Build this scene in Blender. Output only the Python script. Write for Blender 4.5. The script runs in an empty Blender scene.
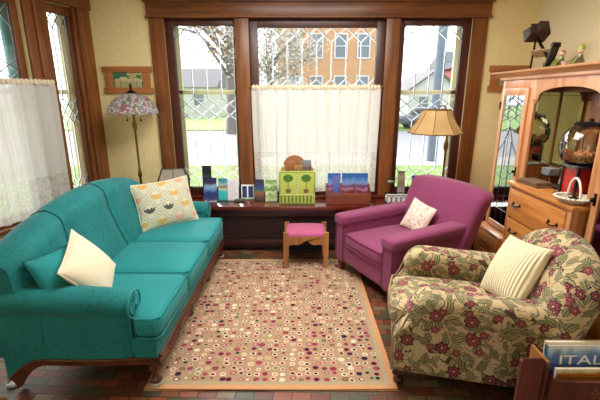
import bpy, bmesh, math, random
from mathutils import Matrix, Vector
random.seed(7)
SC = bpy.context.scene
COL = SC.collection
PI = math.pi
R = math.radians

# ------------------------------------------------------------------ objects
def thing(name, label, cat, loc=(0, 0, 0), rotz=0.0, group=None, kind=None):
    o = bpy.data.objects.new(name, None)
    COL.objects.link(o)
    o.empty_display_size = 0.05
    o.location = loc
    o.rotation_euler = (0, 0, rotz)
    tag(o, label, cat, group, kind)
    o['w'] = 0
    del o['w']
    WM[o.name] = Matrix.Translation(loc) @ Matrix.Rotation(rotz, 4, 'Z')
    return o
WM = {}
def tag(o, label=None, cat=None, group=None, kind=None):
    if label: o['label'] = label
    if cat: o['category'] = cat
    if group: o['group'] = group
    if kind: o['kind'] = kind
    return o
def box_uv(bm):
    uv = bm.loops.layers.uv.verify()
    for f in bm.faces:
        n = f.normal
        a = max(range(3), key=lambda i: abs(n[i]))
        for l in f.loops:
            p = l.vert.co
            l[uv].uv = (p.y, p.z) if a == 0 else ((p.x, p.z) if a == 1 else (p.x, p.y))
def obj(name, bm, m, parent=None, world=False, smooth=True, sharp=0.6, uv=True, label=None):
    if world and parent is not None:
        bm.transform(WM[parent.name].inverted())
    bmesh.ops.recalc_face_normals(bm, faces=bm.faces[:])
    bm.normal_update()
    if uv and not bm.loops.layers.uv: box_uv(bm)
    for f in bm.faces: f.smooth = smooth
    if smooth:
        for e in bm.edges:
            if len(e.link_faces) == 2 and e.calc_face_angle(0) > sharp: e.smooth = False
    me = bpy.data.meshes.new(name)
    bm.to_mesh(me); bm.free()
    if isinstance(m, (list, tuple)):
        for q in m: me.materials.append(q)
    else: me.materials.append(m)
    o = bpy.data.objects.new(name, me)
    COL.objects.link(o)
    if parent is not None:
        o.parent = parent
        WM[o.name] = WM[parent.name]
    else: WM[o.name] = Matrix.Identity(4)
    if label: o['label'] = label
    return o
def recentre(o):
    """put the origin of a single-mesh thing at the middle of its base"""
    vs = [v.co for v in o.data.vertices]
    c = Vector(((min(v.x for v in vs) + max(v.x for v in vs)) / 2, (min(v.y for v in vs) + max(v.y for v in vs)) / 2, min(v.z for v in vs)))
    o.data.transform(Matrix.Translation(-c)); o.location = c
    WM[o.name] = Matrix.Translation(c)
    return o
def struct(name, bm, m, label=None, cat=None, **k):
    o = obj(name, bm, m, **k)
    o['kind'] = 'structure'
    if label: o['label'] = label
    if cat: o['category'] = cat
    return o

# ------------------------------------------------------------------ shapes
def B(): return bmesh.new()
def _xf(bm, vs, M):
    if M is not None: bmesh.ops.transform(bm, matrix=M, verts=vs)
def merge(bm, t, M=None):
    if M is not None: t.transform(M)
    me = bpy.data.meshes.new('tmp'); t.to_mesh(me); t.free()
    bm.from_mesh(me); bpy.data.meshes.remove(me)
def box(bm, x0, x1, y0, y1, z0, z1, bev=0.0, seg=2, M=None):
    t = bmesh.new()
    bmesh.ops.create_cube(t, size=1.0)
    for v in t.verts:
        v.co = ((x0 + x1) / 2 + v.co.x * (x1 - x0), (y0 + y1) / 2 + v.co.y * (y1 - y0), (z0 + z1) / 2 + v.co.z * (z1 - z0))
    if bev > 0:
        bmesh.ops.bevel(t, geom=t.edges[:], offset=bev, segments=seg, affect='EDGES', profile=0.6, clamp_overlap=True)
    merge(bm, t, M)
def soft(bm, x0, x1, y0, y1, z0, z1, r=0.04, n=10, bulge=(0, 0, 0), M=None, fn=None):
    t = bmesh.new()
    bmesh.ops.create_cube(t, size=2.0)
    bmesh.ops.subdivide_edges(t, edges=t.edges[:], cuts=n, use_grid_fill=True)
    c = Vector(((x0 + x1) / 2, (y0 + y1) / 2, (z0 + z1) / 2))
    h = Vector((abs(x1 - x0) / 2, abs(y1 - y0) / 2, abs(z1 - z0) / 2))
    r = min(r, min(h) * 0.98)
    for v in t.verts:
        p = Vector([max(-1, min(1, math.sin(PI / 2 * max(-1, min(1, a))))) for a in v.co])
        q = Vector([p[i] * h[i] for i in range(3)])
        inn = Vector([max(-(h[i] - r), min(h[i] - r, q[i])) for i in range(3)])
        d = q - inn
        if d.length > 1e-7: q = inn + d.normalized() * r
        for i in range(3):
            j, k = (i + 1) % 3, (i + 2) % 3
            if bulge[i]: q[i] += p[i] * bulge[i] * (1 - p[j] ** 2) * (1 - p[k] ** 2)
        w = q + c
        if fn: w = fn(w, p)
        v.co = w
    merge(bm, t, M)
def lathe(bm, prof, seg=24, M=None, cap=True):
    t = bmesh.new()
    rings = []
    for (r, z) in prof:
        if r < 1e-5: rings.append([t.verts.new((0, 0, z))])
        else: rings.append([t.verts.new((r * math.cos(2 * PI * k / seg), r * math.sin(2 * PI * k / seg), z)) for k in range(seg)])
    for a, b in zip(rings, rings[1:]):
        for k in range(seg):
            k2 = (k + 1) % seg
            if len(a) == 1 and len(b) == 1: continue
            if len(a) == 1: t.faces.new((a[0], b[k], b[k2]))
            elif len(b) == 1: t.faces.new((a[k], a[k2], b[0]))
            else: t.faces.new((a[k], a[k2], b[k2], b[k]))
    if cap:
        for rg in (rings[0], rings[-1]):
            if len(rg) > 2: t.faces.new(rg)
    merge(bm, t, M)
def tube(bm, pts, r, seg=8, M=None, closed=False):
    pts = [Vector(p) for p in pts]
    n = len(pts)
    rr = r if isinstance(r, (list, tuple)) else [r] * n
    t = bmesh.new()
    rings = []
    up = Vector((0, 0, 1))
    prev = None
    for i, p in enumerate(pts):
        if closed: d = pts[(i + 1) % n] - pts[i - 1]
        else: d = pts[min(i + 1, n - 1)] - pts[max(i - 1, 0)]
        if d.length < 1e-9: d = Vector((0, 0, 1))
        d.normalize()
        if prev is None:
            a = d.cross(up)
            if a.length < 1e-3: a = d.cross(Vector((1, 0, 0)))
        else: a = prev - d * prev.dot(d)
        a.normalize(); prev = a
        b = d.cross(a)
        rings.append([t.verts.new(p + (a * math.cos(2 * PI * k / seg) + b * math.sin(2 * PI * k / seg)) * rr[i]) for k in range(seg)])
    prs = list(zip(rings, rings[1:]))
    if closed: prs.append((rings[-1], rings[0]))
    for a, b in prs:
        for k in range(seg):
            k2 = (k + 1) % seg
            t.faces.new((a[k], a[k2], b[k2], b[k]))
    if not closed:
        t.faces.new(rings[0]); t.faces.new(rings[-1])
    merge(bm, t, M)
def prism(bm, poly, f, depth, bev=0.0, M=None):
    """poly: 2d points; f(a,b)->3d point; depth: extrusion vector"""
    t = bmesh.new()
    a = [t.verts.new(f(*p)) for p in poly]
    dv = Vector(depth)
    b = [t.verts.new(v.co + dv) for v in a]
    n = len(a)
    for k in range(n): t.faces.new((a[k], a[(k + 1) % n], b[(k + 1) % n], b[k]))
    fa = t.faces.new(a); fb = t.faces.new(b)
    bmesh.ops.triangulate(t, faces=[fa, fb]) if n > 4 else None
    if bev: 
        es = [e for e in t.edges if len(e.link_faces) == 2 and e.calc_face_angle(0) > 0.3]
        bmesh.ops.bevel(t, geom=es, offset=bev, segments=2, affect='EDGES', clamp_overlap=True)
    merge(bm, t, M)
def ball(bm, c, r, s=(1, 1, 1), seg=14, M=None):
    t = bmesh.new()
    bmesh.ops.create_uvsphere(t, u_segments=seg, v_segments=max(6, seg // 2 + 2), radius=1.0)
    for v in t.verts: v.co = (c[0] + v.co.x * r * s[0], c[1] + v.co.y * r * s[1], c[2] + v.co.z * r * s[2])
    merge(bm, t, M)
def pillow_bm(w, h, th, n=20, pinch=0.07, M=None, pw=0.5):
    """pillow in the XZ plane, thickness along Y, base centre at origin"""
    t = bmesh.new()
    sides = []
    uv = t.loops.layers.uv.verify()
    for sgn in (1, -1):
        g = []
        for i in range(n + 1):
            row = []
            for j in range(n + 1):
                u = -1 + 2 * i / n; v = -1 + 2 * j / n
                u = math.sin(u * PI / 2); v = math.sin(v * PI / 2)
                x = u * w / 2 * (1 - pinch * (1 - v * v)); z = v * h / 2 * (1 - pinch * (1 - u * u))
                y = sgn * th / 2 * max(0, (1 - u * u) * (1 - v * v)) ** pw
                row.append(t.verts.new((x, y, z + h / 2)))
            g.append(row)
        for i in range(n):
            for j in range(n):
                f = t.faces.new((g[i][j], g[i + 1][j], g[i + 1][j + 1], g[i][j + 1]))
                for l in f.loops: l[uv].uv = (l.vert.co.x, l.vert.co.z)
    bmesh.ops.remove_doubles(t, verts=t.verts[:], dist=1e-5)
    if M is not None: t.transform(M)
    return t
def T(x, y, z): return Matrix.Translation((x, y, z))
def RX(a): return Matrix.Rotation(R(a), 4, 'X')
def RY(a): return Matrix.Rotation(R(a), 4, 'Y')
def RZ(a): return Matrix.Rotation(R(a), 4, 'Z')

# ------------------------------------------------------------------ materials
def srgb(h):
    if isinstance(h, str):
        h = h.lstrip('#'); c = [int(h[i:i + 2], 16) / 255 for i in (0, 2, 4)]
    else: c = [v / 255 for v in h]
    return tuple(((v / 12.92) if v <= 0.04045 else ((v + 0.055) / 1.055) ** 2.4) for v in c) + (1.0,)
class NT:
    def __init__(s, name):
        s.m = bpy.data.materials.new(name); s.m.use_nodes = True
        s.t = s.m.node_tree; s.bsdf = s.t.nodes['Principled BSDF']; s.out = s.t.nodes['Material Output']
    def n(s, typ, ins=None, **props):
        nd = s.t.nodes.new('ShaderNode' + typ)
        for k, v in props.items(): setattr(nd, k, v)
        for k, v in (ins or {}).items():
            sock = nd.inputs[k]
            if isinstance(v, bpy.types.NodeSocket): s.t.links.new(v, sock)
            else: sock.default_value = v
        return nd
    def l(s, a, b): s.t.links.new(a, b)
    def set(s, **k):
        for a, v in k.items():
            sock = s.bsdf.inputs[a.replace('_', ' ')]
            if isinstance(v, bpy.types.NodeSocket): s.l(v, sock)
            else: sock.default_value = v
    def math(s, op, a, b=None, c=None, clamp=False):
        nd = s.t.nodes.new('ShaderNodeMath'); nd.operation = op; nd.use_clamp = clamp
        for i, v in enumerate((a, b, c)):
            if v is None: continue
            if isinstance(v, bpy.types.NodeSocket): s.l(v, nd.inputs[i])
            else: nd.inputs[i].default_value = v
        return nd.outputs[0]
    def mix(s, f, a, b, mode='MIX'):
        nd = s.t.nodes.new('ShaderNodeMix'); nd.data_type = 'RGBA'; nd.blend_type = mode; nd.clamp_factor = True
        for i, v in ((0, f), (6, a), (7, b)):
            if isinstance(v, bpy.types.NodeSocket): s.l(v, nd.inputs[i])
            else: nd.inputs[i].default_value = v
        return nd.outputs[2]
    def ramp(s, f, stops, mode='LINEAR'):
        nd = s.t.nodes.new('ShaderNodeValToRGB'); cr = nd.color_ramp; cr.interpolation = mode
        while len(cr.elements) < len(stops): cr.elements.new(0.5)
        for e, (p, c) in zip(cr.elements, stops): e.position = p; e.color = c
        s.l(f, nd.inputs[0]); return nd.outputs[0]
    def coord(s, which='Object', scale=(1, 1, 1), rot=(0, 0, 0), loc=(0, 0, 0)):
        tc = s.t.nodes.new('ShaderNodeTexCoord'); mp = s.t.nodes.new('ShaderNodeMapping')
        mp.inputs['Scale'].default_value = scale; mp.inputs['Rotation'].default_value = rot; mp.inputs['Location'].default_value = loc
        s.l(tc.outputs[which], mp.inputs[0]); return mp.outputs[0]
    def bump(s, h, strength=0.3, dist=0.01):
        nd = s.t.nodes.new('ShaderNodeBump'); nd.inputs['Strength'].default_value = strength; nd.inputs['Distance'].default_value = dist
        s.l(h, nd.inputs['Height']); s.l(nd.outputs[0], s.bsdf.inputs['Normal'])
def plain(name, col, rough=0.5, metal=0.0, var=0.06, bump=0.0, spec=0.5, scale=40, coat=0.0):
    k = NT(name); c = srgb(col)
    if var:
        nz = k.n('TexNoise', {'Vector': k.coord(), 'Scale': scale, 'Detail': 3.0}).outputs[0]
        d = tuple(v * (1 - var * 2) for v in c[:3]) + (1,); e = tuple(min(1, v * (1 + var)) for v in c[:3]) + (1,)
        k.set(Base_Color=k.ramp(nz, [(0.3, d), (0.7, e)]))
        if bump: k.bump(nz, bump, 0.004)
    else: k.set(Base_Color=c)
    k.set(Roughness=rough, Metallic=metal)
    k.bsdf.inputs['Specular IOR Level'].default_value = spec
    if coat: k.bsdf.inputs['Coat Weight'].default_value = coat; k.bsdf.inputs['Coat Roughness'].default_value = 0.12
    return k.m
def wood(name, c1, c2, axis=2, rough=0.4, scale=26, coat=0.15):
    k = NT(name); sc = [1, 1, 1]; sc[axis] = 0.07
    v = k.coord('Object', tuple(sc))
    nz = k.n('TexNoise', {'Vector': v, 'Scale': scale, 'Detail': 5.0, 'Roughness': 0.6, 'Distortion': 0.8}).outputs[0]
    big = k.n('TexNoise', {'Vector': v, 'Scale': scale * 0.25, 'Detail': 2.0}).outputs[0]
    f = k.math('ADD', k.math('MULTIPLY', nz, 0.7), k.math('MULTIPLY', big, 0.4))
    k.set(Base_Color=k.ramp(f, [(0.38, srgb(c1)), (0.68, srgb(c2))]), Roughness=rough)
    k.bump(nz, 0.12, 0.003)
    k.bsdf.inputs['Coat Weight'].default_value = coat; k.bsdf.inputs['Coat Roughness'].default_value = 0.2
    return k.m
def fabric(name, c1, c2, scale=300, sheen=0.3, rough=0.85, patt=None, bump=0.25, pscale=14, pamt=0.38):
    k = NT(name)
    v = k.coord()
    fine = k.n('TexNoise', {'Vector': v, 'Scale': scale, 'Detail': 2.0}).outputs[0]
    if patt == 'damask':
        w = k.n('TexNoise', {'Vector': v, 'Scale': pscale, 'Detail': 1.5, 'Distortion': 2.2}).outputs[0]
        lines = k.math('ABSOLUTE', k.math('SUBTRACT', k.math('FRACT', k.math('MULTIPLY', w, 6.0)), 0.5))
        f = k.math('GREATER_THAN', lines, 0.36)
        soft_ = k.n('TexNoise', {'Vector': v, 'Scale': 5.0, 'Detail': 2.0}).outputs[0]
        col = k.mix(k.math('ADD', k.math('MULTIPLY', f, pamt), k.math('MULTIPLY', soft_, 0.6)), srgb(c2), srgb(c1))
        h = k.math('ADD', k.math('MULTIPLY', fine, 0.4), k.math('MULTIPLY', f, -0.35))
        k.bump(h, bump, 0.004)
    else:
        soft_ = k.n('TexNoise', {'Vector': v, 'Scale': 9.0, 'Detail': 3.0}).outputs[0]
        col = k.mix(k.math('ADD', k.math('MULTIPLY', fine, 0.5), k.math('MULTIPLY', soft_, 0.5)), srgb(c1), srgb(c2))
        k.bump(fine, bump, 0.003)
    k.set(Base_Color=col, Roughness=rough)
    k.bsdf.inputs['Sheen Weight'].default_value = sheen; k.bsdf.inputs['Sheen Roughness'].default_value = 0.4
    k.bsdf.inputs['Specular IOR Level'].default_value = 0.3
    return k.m
def glassy(name, tint=(1, 1, 1, 1), refl=0.12, rough=0.02, wavy=0.0):
    """thin window-type glass: see-through with a fresnel reflection"""
    k = NT(name); k.t.nodes.remove(k.bsdf)
    tr = k.n('BsdfTransparent', {'Color': tint}); gl = k.n('BsdfGlossy', {'Color': (1, 1, 1, 1), 'Roughness': rough})
    fr = k.n('Fresnel', {'IOR': 1.45})
    if wavy:
        nz = k.n('TexNoise', {'Vector': k.coord(), 'Scale': 18.0, 'Detail': 2.0}).outputs[0]
        bp = k.n('Bump', {'Height': nz, 'Strength': wavy, 'Distance': 0.01}); k.l(bp.outputs[0], gl.inputs['Normal'])
    f = k.math('MULTIPLY', fr.outputs[0], refl / 0.12 * 0.8, clamp=True)
    mx = k.n('MixShader', {0: f}); k.l(tr.outputs[0], mx.inputs[1]); k.l(gl.outputs[0], mx.inputs[2])
    k.l(mx.outputs[0], k.out.inputs[0])
    return k.m
def sheer(name, col, open_, lace=False, c=None):
    k = NT(name); k.t.nodes.remove(k.bsdf)
    tl = k.n('BsdfTranslucent', {'Color': srgb(col)}); df = k.n('BsdfDiffuse', {'Color': srgb(col)}); tr = k.n('BsdfTransparent')
    a = k.n('MixShader', {0: 0.80}); k.l(tl.outputs[0], a.inputs[1]); k.l(df.outputs[0], a.inputs[2])
    f = open_
    if lace:
        v = k.coord('UV')
        vo = k.n('TexVoronoi', {'Vector': v, 'Scale': 70.0, 'Randomness': 0.9}, voronoi_dimensions='2D', feature='DISTANCE_TO_EDGE').outputs['Distance']
        vb = k.n('TexVoronoi', {'Vector': v, 'Scale': 13.0, 'Randomness': 0.5}, voronoi_dimensions='2D').outputs['Distance']
        hole = k.math('GREATER_THAN', vo, 0.12)
        flower = k.math('LESS_THAN', k.math('ABSOLUTE', k.math('SUBTRACT', vb, 0.3)), 0.12)
        hole = k.math('MULTIPLY', hole, k.math('SUBTRACT', 1.0, k.math('MULTIPLY', flower, 0.75)))
        f = k.math('ADD', k.math('MULTIPLY', hole, 0.34), open_)
    mx = k.n('MixShader', {0: f}); k.l(a.outputs[0], mx.inputs[1]); k.l(tr.outputs[0], mx.inputs[2])
    k.l(mx.outputs[0], k.out.inputs[0])
    return k.m
def floral(name):
    k = NT(name)
    uv = k.coord('UV')
    base = k.mix(k.n('TexNoise', {'Vector': uv, 'Scale': 60.0}).outputs[0], srgb('#a8906a'), srgb('#cdb890'))
    def local(scale, loc, rnd=0.85):
        v = k.n('Mapping', {'Vector': uv, 'Location': loc}).outputs[0]
        vo = k.n('TexVoronoi', {'Vector': v, 'Scale': scale, 'Randomness': rnd}, voronoi_dimensions='2D')
        d = k.n('VectorMath', {0: v, 1: vo.outputs['Position']}, operation='SUBTRACT').outputs[0]
        sep = k.n('SeparateColor', {0: vo.outputs['Color']})
        return d, sep.outputs[0], sep.outputs[1], sep.outputs[2]
    col = base
    # stems
    wv = k.n('TexNoise', {'Vector': uv, 'Scale': 9.0, 'Detail': 1.0, 'Distortion': 0.6}, noise_dimensions='2D').outputs[0]
    ln = k.math('ABSOLUTE', k.math('SUBTRACT', k.math('FRACT', k.math('MULTIPLY', wv, 5.0)), 0.5))
    col = k.mix(k.math('LESS_THAN', ln, 0.065), col, srgb('#4a4528'))
    # leaves
    for sc, loc, a, b, w, h in ((11.0, (0.3, 0.1, 0), '#96906a', '#b0a47e', 0.038, 0.017), (10.0, (1.7, 2.3, 0), '#827f58', '#a49a70', 0.042, 0.019), (13.0, (3.1, 5.2, 0), '#a09a72', '#8e8862', 0.032, 0.013)):
        d, r1, r2, r3 = local(sc, loc)
        rot = k.n('VectorRotate', {'Vector': d, 'Angle': k.math('MULTIPLY', r1, 6.283)}, rotation_type='Z_AXIS').outputs[0]
        s = k.n('SeparateXYZ', {0: rot})
        x = k.math('DIVIDE', s.outputs[0], w)
        # leaf outline: lens shape whose half width shrinks to the tips
        wid = k.math('MULTIPLY', k.math('SUBTRACT', 1.0, k.math('MULTIPLY', x, x)), h)
        ay = k.math('ABSOLUTE', s.outputs[1])
        q = k.math('DIVIDE', ay, k.math('MAXIMUM', wid, 0.0001))
        inside = k.math('MULTIPLY', k.math('LESS_THAN', q, 1.0), k.math('LESS_THAN', k.math('ABSOLUTE', x), 0.98))
        vein = k.math('MAXIMUM', k.math('LESS_THAN', ay, 0.0014), k.math('GREATER_THAN', q, 0.78))
        hatch = k.math('LESS_THAN', k.math('FRACT', k.math('ADD', k.math('MULTIPLY', s.outputs[0], 130.0), k.math('MULTIPLY', ay, 130.0))), 0.3)
        leaf = k.mix(k.math('MULTIPLY', hatch, 0.55), k.mix(r2, srgb(a), srgb(b)), srgb('#35331f'))
        leaf = k.mix(vein, leaf, srgb('#2f2c1b'))
        col = k.mix(inside, col, leaf)
    # flowers
    for sc, loc, rad, np_ in ((6.6, (0.15, 0.62, 0), 0.040, 7.0), (8.5, (4.4, 1.3, 0), 0.024, 5.0)):
        d, r1, r2, r3 = local(sc, loc, 0.7)
        s = k.n('SeparateXYZ', {0: d})
        ln_ = k.n('VectorMath', {0: d}, operation='LENGTH').outputs['Value']
        an = k.math('ADD', k.math('ARCTAN2', s.outputs[1], s.outputs[0]), k.math('MULTIPLY', r1, 6.0))
        cs = k.math('ABSOLUTE', k.math('COSINE', k.math('MULTIPLY', an, np_ / 2)))
        rr = k.math('MULTIPLY', k.math('ADD', 0.72, k.math('MULTIPLY', cs, 0.30)), rad)
        q = k.math('DIVIDE', ln_, rr)
        inside = k.math('MULTIPLY', k.math('LESS_THAN', q, 1.0), k.math('GREATER_THAN', r3, 0.28))
        petal = k.mix(r2, srgb('#571a28'), srgb('#94424e'))
        inner = k.math('LESS_THAN', k.math('FRACT', k.math('MULTIPLY', q, 2.2)), 0.35)
        petal = k.mix(k.math('MULTIPLY', inner, 0.7), petal, srgb('#a86068'))
        petal = k.mix(k.math('LESS_THAN', cs, 0.2), petal, srgb('#3c1a20'))
        petal = k.mix(k.math('GREATER_THAN', q, 0.88), petal, srgb('#3a1c20'))
        petal = k.mix(k.math('LESS_THAN', q, 0.2), petal, srgb('#b89a66'))
        col = k.mix(inside, col, petal)
    fine = k.n('TexNoise', {'Vector': uv, 'Scale': 350.0}).outputs[0]
    k.bump(fine, 0.25, 0.003)
    k.set(Base_Color=col, Roughness=0.9)
    k.bsdf.inputs['Sheen Weight'].default_value = 0.15
    k.bsdf.inputs['Specular IOR Level'].default_value = 0.2
    return k.m
def rug_mat(name):
    k = NT(name)
    tc = k.coord('Object')
    v = k.n('Mapping', {'Vector': tc, 'Scale': (1.0, 1.12, 1.0)}).outputs[0]
    warp = k.n('TexNoise', {'Vector': tc, 'Scale': 90.0}, noise_dimensions='2D').outputs['Color']
    v2 = k.n('VectorMath', {0: v, 1: k.n('VectorMath', {0: k.n('VectorMath', {0: warp, 1: (0.5, 0.5, 0.5)}, operation='SUBTRACT').outputs[0], 'Scale': 0.012}, operation='SCALE').outputs[0]}, operation='ADD').outputs[0]
    vo = k.n('TexVoronoi', {'Vector': v2, 'Scale': 19.0, 'Randomness': 0.42}, voronoi_dimensions='2D')
    s = k.n('SeparateColor', {0: vo.outputs['Color']})
    d = vo.outputs['Distance']
    rad = k.math('ADD', 0.27, k.math('MULTIPLY', s.outputs[2], 0.13))
    pal1 = [(0.0, srgb('#2a2236')), (0.15, srgb('#8c2f4c')), (0.34, srgb('#dcc8a8')), (0.43, srgb('#a83e54')), (0.56, srgb('#b99a74')), (0.7, srgb('#6f7f4c')), (0.78, srgb('#5a2244')), (0.9, srgb('#c98f86'))]
    pal2 = [(0.0, srgb('#e2d0b4')), (0.28, srgb('#96344a')), (0.44, srgb('#4a2a3c')), (0.52, srgb('#dccbaa')), (0.68, srgb('#c4b08a')), (0.8, srgb('#8b3048')), (0.92, srgb('#8c9a68'))]
    cen = k.ramp(s.outputs[0], pal1, 'CONSTANT'); ring = k.ramp(s.outputs[1], pal2, 'CONSTANT')
    ground = k.mix(k.n('TexNoise', {'Vector': tc, 'Scale': 160.0}).outputs[0], srgb('#957862'), srgb('#b8977a'))
    big = k.n('TexNoise', {'Vector': tc, 'Scale': 3.0}).outputs[0]
    ground = k.mix(k.math('MULTIPLY', big, 0.4), ground, srgb('#ad9276'))
    c = k.mix(k.math('LESS_THAN', d, rad), ground, ring)
    c = k.mix(k.math('LESS_THAN', d, k.math('MULTIPLY', rad, 0.66)), c, cen)
    # plain bands along the edges
    sp = k.n('SeparateXYZ', {0: tc})
    ex = k.math('SUBTRACT', RUGW / 2, k.math('ABSOLUTE', sp.outputs[0])); ey = k.math('SUBTRACT', RUGL / 2, k.math('ABSOLUTE', sp.outputs[1]))
    e = k.math('MINIMUM', ex, ey)
    c = k.mix(k.math('LESS_THAN', e, 0.062), c, k.mix(k.n('TexNoise', {'Vector': tc, 'Scale': 200.0}).outputs[0], srgb('#9c8a6c'), srgb('#b7a98a')))
    c = k.mix(k.math('LESS_THAN', e, 0.035), c, srgb('#c9966c'))
    k.set(Base_Color=c, Roughness=0.95)
    k.bsdf.inputs['Specular IOR Level'].default_value = 0.1
    k.bump(k.n('TexNoise', {'Vector': tc, 'Scale': 240.0}).outputs[0], 0.3, 0.004)
    return k.m
RUGW, RUGL = 1.462, 1.835
def brick_floor(name):
    k = NT(name)
    v = k.n('Mapping', {'Vector': k.n('TexCoord').outputs['Object'], 'Rotation': (0, 0, R(2)), 'Scale': (1, 1, 1)}).outputs[0]
    s = k.n('SeparateXYZ', {0: v})
    bw, bh = 0.108, 0.064
    row = k.math('FLOOR', k.math('DIVIDE', s.outputs[1], bh))
    xs = k.math('ADD', k.math('DIVIDE', s.outputs[0], bw), k.math('MULTIPLY', row, 0.5))
    colm = k.math('FLOOR', xs)
    fx = k.math('MULTIPLY', k.math('FRACT', xs), bw); fy = k.math('MULTIPLY', k.math('FRACT', k.math('DIVIDE', s.outputs[1], bh)), bh)
    ex = k.math('MINIMUM', fx, k.math('SUBTRACT', bw, fx)); ey = k.math('MINIMUM', fy, k.math('SUBTRACT', bh, fy))
    e = k.math('MINIMUM', ex, ey)
    cv = k.n('CombineXYZ', {0: colm, 1: row}).outputs[0]
    wn = k.n('TexWhiteNoise', {'Vector': cv}, noise_dimensions='2D')
    pal = [(0.0, srgb('#6a3e2c')), (0.16, srgb('#86543a')), (0.30, srgb('#56543c')), (0.44, srgb('#9a5034')), (0.57, srgb('#4c503c')), (0.70, srgb('#7c6444')), (0.82, srgb('#7c3a28')), (0.92, srgb('#8c7854'))]
    c = k.ramp(wn.outputs['Value'], pal, 'CONSTANT')
    nz = k.n('TexNoise', {'Vector': v, 'Scale': 55.0, 'Detail': 4.0}).outputs[0]
    c = k.mix(k.math('ADD', 0.12, k.math('MULTIPLY', nz, 0.5)), c, srgb('#3a281a'))
    c = k.mix(k.math('LESS_THAN', e, 0.0032), c, srgb('#2a1f18'))
    k.set(Base_Color=c, Roughness=0.38)
    h = k.math('ADD', k.math('MULTIPLY', k.math('MINIMUM', e, 0.006), 90.0), k.math('MULTIPLY', nz, 0.3))
    k.bump(h, 0.5, 0.004)
    return k.m
def mosaic(name, pal, scale=26.0, came='#3a3428', edge=0.05, trans=0.5):
    k = NT(name)
    v = k.coord('UV')
    vo = k.n('TexVoronoi', {'Vector': v, 'Scale': scale, 'Randomness': 0.9}, voronoi_dimensions='2D')
    ed = k.n('TexVoronoi', {'Vector': v, 'Scale': scale, 'Randomness': 0.9}, voronoi_dimensions='2D', feature='DISTANCE_TO_EDGE').outputs['Distance']
    s = k.n('SeparateColor', {0: vo.outputs['Color']})
    c = k.ramp(s.outputs[0], [(i / len(pal), srgb(p)) for i, p in enumerate(pal)], 'CONSTANT')
    c = k.mix(k.math('LESS_THAN', ed, edge), c, srgb(came))
    k.set(Base_Color=c, Roughness=0.25)
    tl = k.n('BsdfTranslucent', {'Color': c}); mx = k.n('MixShader', {0: trans})
    k.l(k.bsdf.outputs[0], mx.inputs[1]); k.l(tl.outputs[0], mx.inputs[2]); k.l(mx.outputs[0], k.out.inputs[0])
    return k.m
def picture(name, bands, noise=6.0, rough=0.4, axis=1, warp=0.25, lo=0.0, hi=1.0):
    """printed landscape-like card: colour bands by height with noisy borders; object-space axis range lo..hi"""
    k = NT(name)
    tc = k.n('TexCoord').outputs['Generated']
    s = k.n('SeparateXYZ', {0: tc})
    nz = k.n('TexNoise', {'Vector': tc, 'Scale': noise, 'Detail': 3.0}).outputs[0]
    f = k.math('ADD', s.outputs[2], k.math('MULTIPLY', k.math('SUBTRACT', nz, 0.5), warp))
    k.set(Base_Color=k.ramp(f, [(p, srgb(c)) for p, c in bands]), Roughness=rough)
    return k.m
# ================================================================== palette
M = {}
M['oak'] = wood('oak_trim', '#5e3314', '#8c5324', 2, 0.38)
M['oak_h'] = wood('oak_trim_across', '#562d11', '#844c1f', 0, 0.38)
M['sash'] = wood('dark_sash_wood', '#35130f', '#54241a', 2, 0.4)
M['mahog'] = wood('mahogany_bench', '#4a1712', '#6d2a1c', 0, 0.18, coat=0.5)
M['mahog_d'] = wood('dark_mahogany', '#2a1012', '#3f1a18', 0, 0.4)
M['carved'] = wood('carved_walnut', '#3c1c10', '#6a3620', 1, 0.35)
M['hutch'] = wood('honey_oak', '#ad6c40', '#d69a68', 2, 0.35)
M['hutch_y'] = wood('honey_oak_level', '#b5774c', '#dfa87c', 1, 0.35)
M['drawer'] = wood('golden_oak_drawer', '#a9642c', '#d58f48', 1, 0.3)
M['stool'] = wood('stool_oak', '#87522a', '#b37a44', 2, 0.4)
M['chairleg'] = wood('chair_leg_wood', '#4a2214', '#71381f', 2, 0.35)
M['plaque'] = wood('plaque_oak', '#94592c', '#b97a42', 0, 0.45)
M['organizer'] = wood('organizer_wood', '#6a3426', '#8a4a36', 0, 0.45)
M['rack'] = wood('rack_wood', '#4d2320', '#6c3530', 2, 0.4)
M['bronze'] = plain('dark_bronze', '#33271c', 0.35, 0.9)
M['brass'] = plain('aged_brass', '#8a6a3c', 0.35, 0.9)
M['iron'] = plain('black_iron', '#1d1a18', 0.45, 0.7)
M['lead'] = plain('lead_came', '#44454f', 0.3, 0.2)
M['black'] = plain('black_plastic', '#17161a', 0.35)
M['white'] = plain('white_card', '#efeeea', 0.6, var=0.02)
M['glass'] = glassy('window_glass')
M['clear'] = glassy('clear_glass', (0.93, 0.97, 0.95, 1), 0.25)
M['globe'] = glassy('globe_glass', (0.96, 0.93, 0.80, 1), 0.3)
M['mirror'] = plain('mirror_silver', '#cfd0bc', 0.04, 1.0, var=0)
M['cream'] = fabric('cream_cloth', '#e0d0b0', '#f2e8d2', sheen=0.1)
M['teal'] = fabric('teal_velvet', '#0a565a', '#1b8688', sheen=0.12, rough=0.75, patt='damask', bump=0.35)
M['teal_plain'] = fabric('teal_cushion_velvet', '#0c6468', '#219296', sheen=0.12, rough=0.75, patt='damask', bump=0.15, pscale=9, pamt=0.14)
M['teal_d'] = fabric('teal_piping_cloth', '#0a4f50', '#0f6462', sheen=0.2)
M['plum'] = fabric('raspberry_upholstery', '#7c3057', '#94476f', sheen=0.3, scale=420)
M['plum_pipe'] = fabric('raspberry_piping', '#6f234c', '#86305e', sheen=0.2)
M['rose'] = fabric('rose_upholstery', '#ab4c78', '#c4658e', sheen=0.3, scale=420)
M['floral'] = floral('floral_tapestry')

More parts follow.
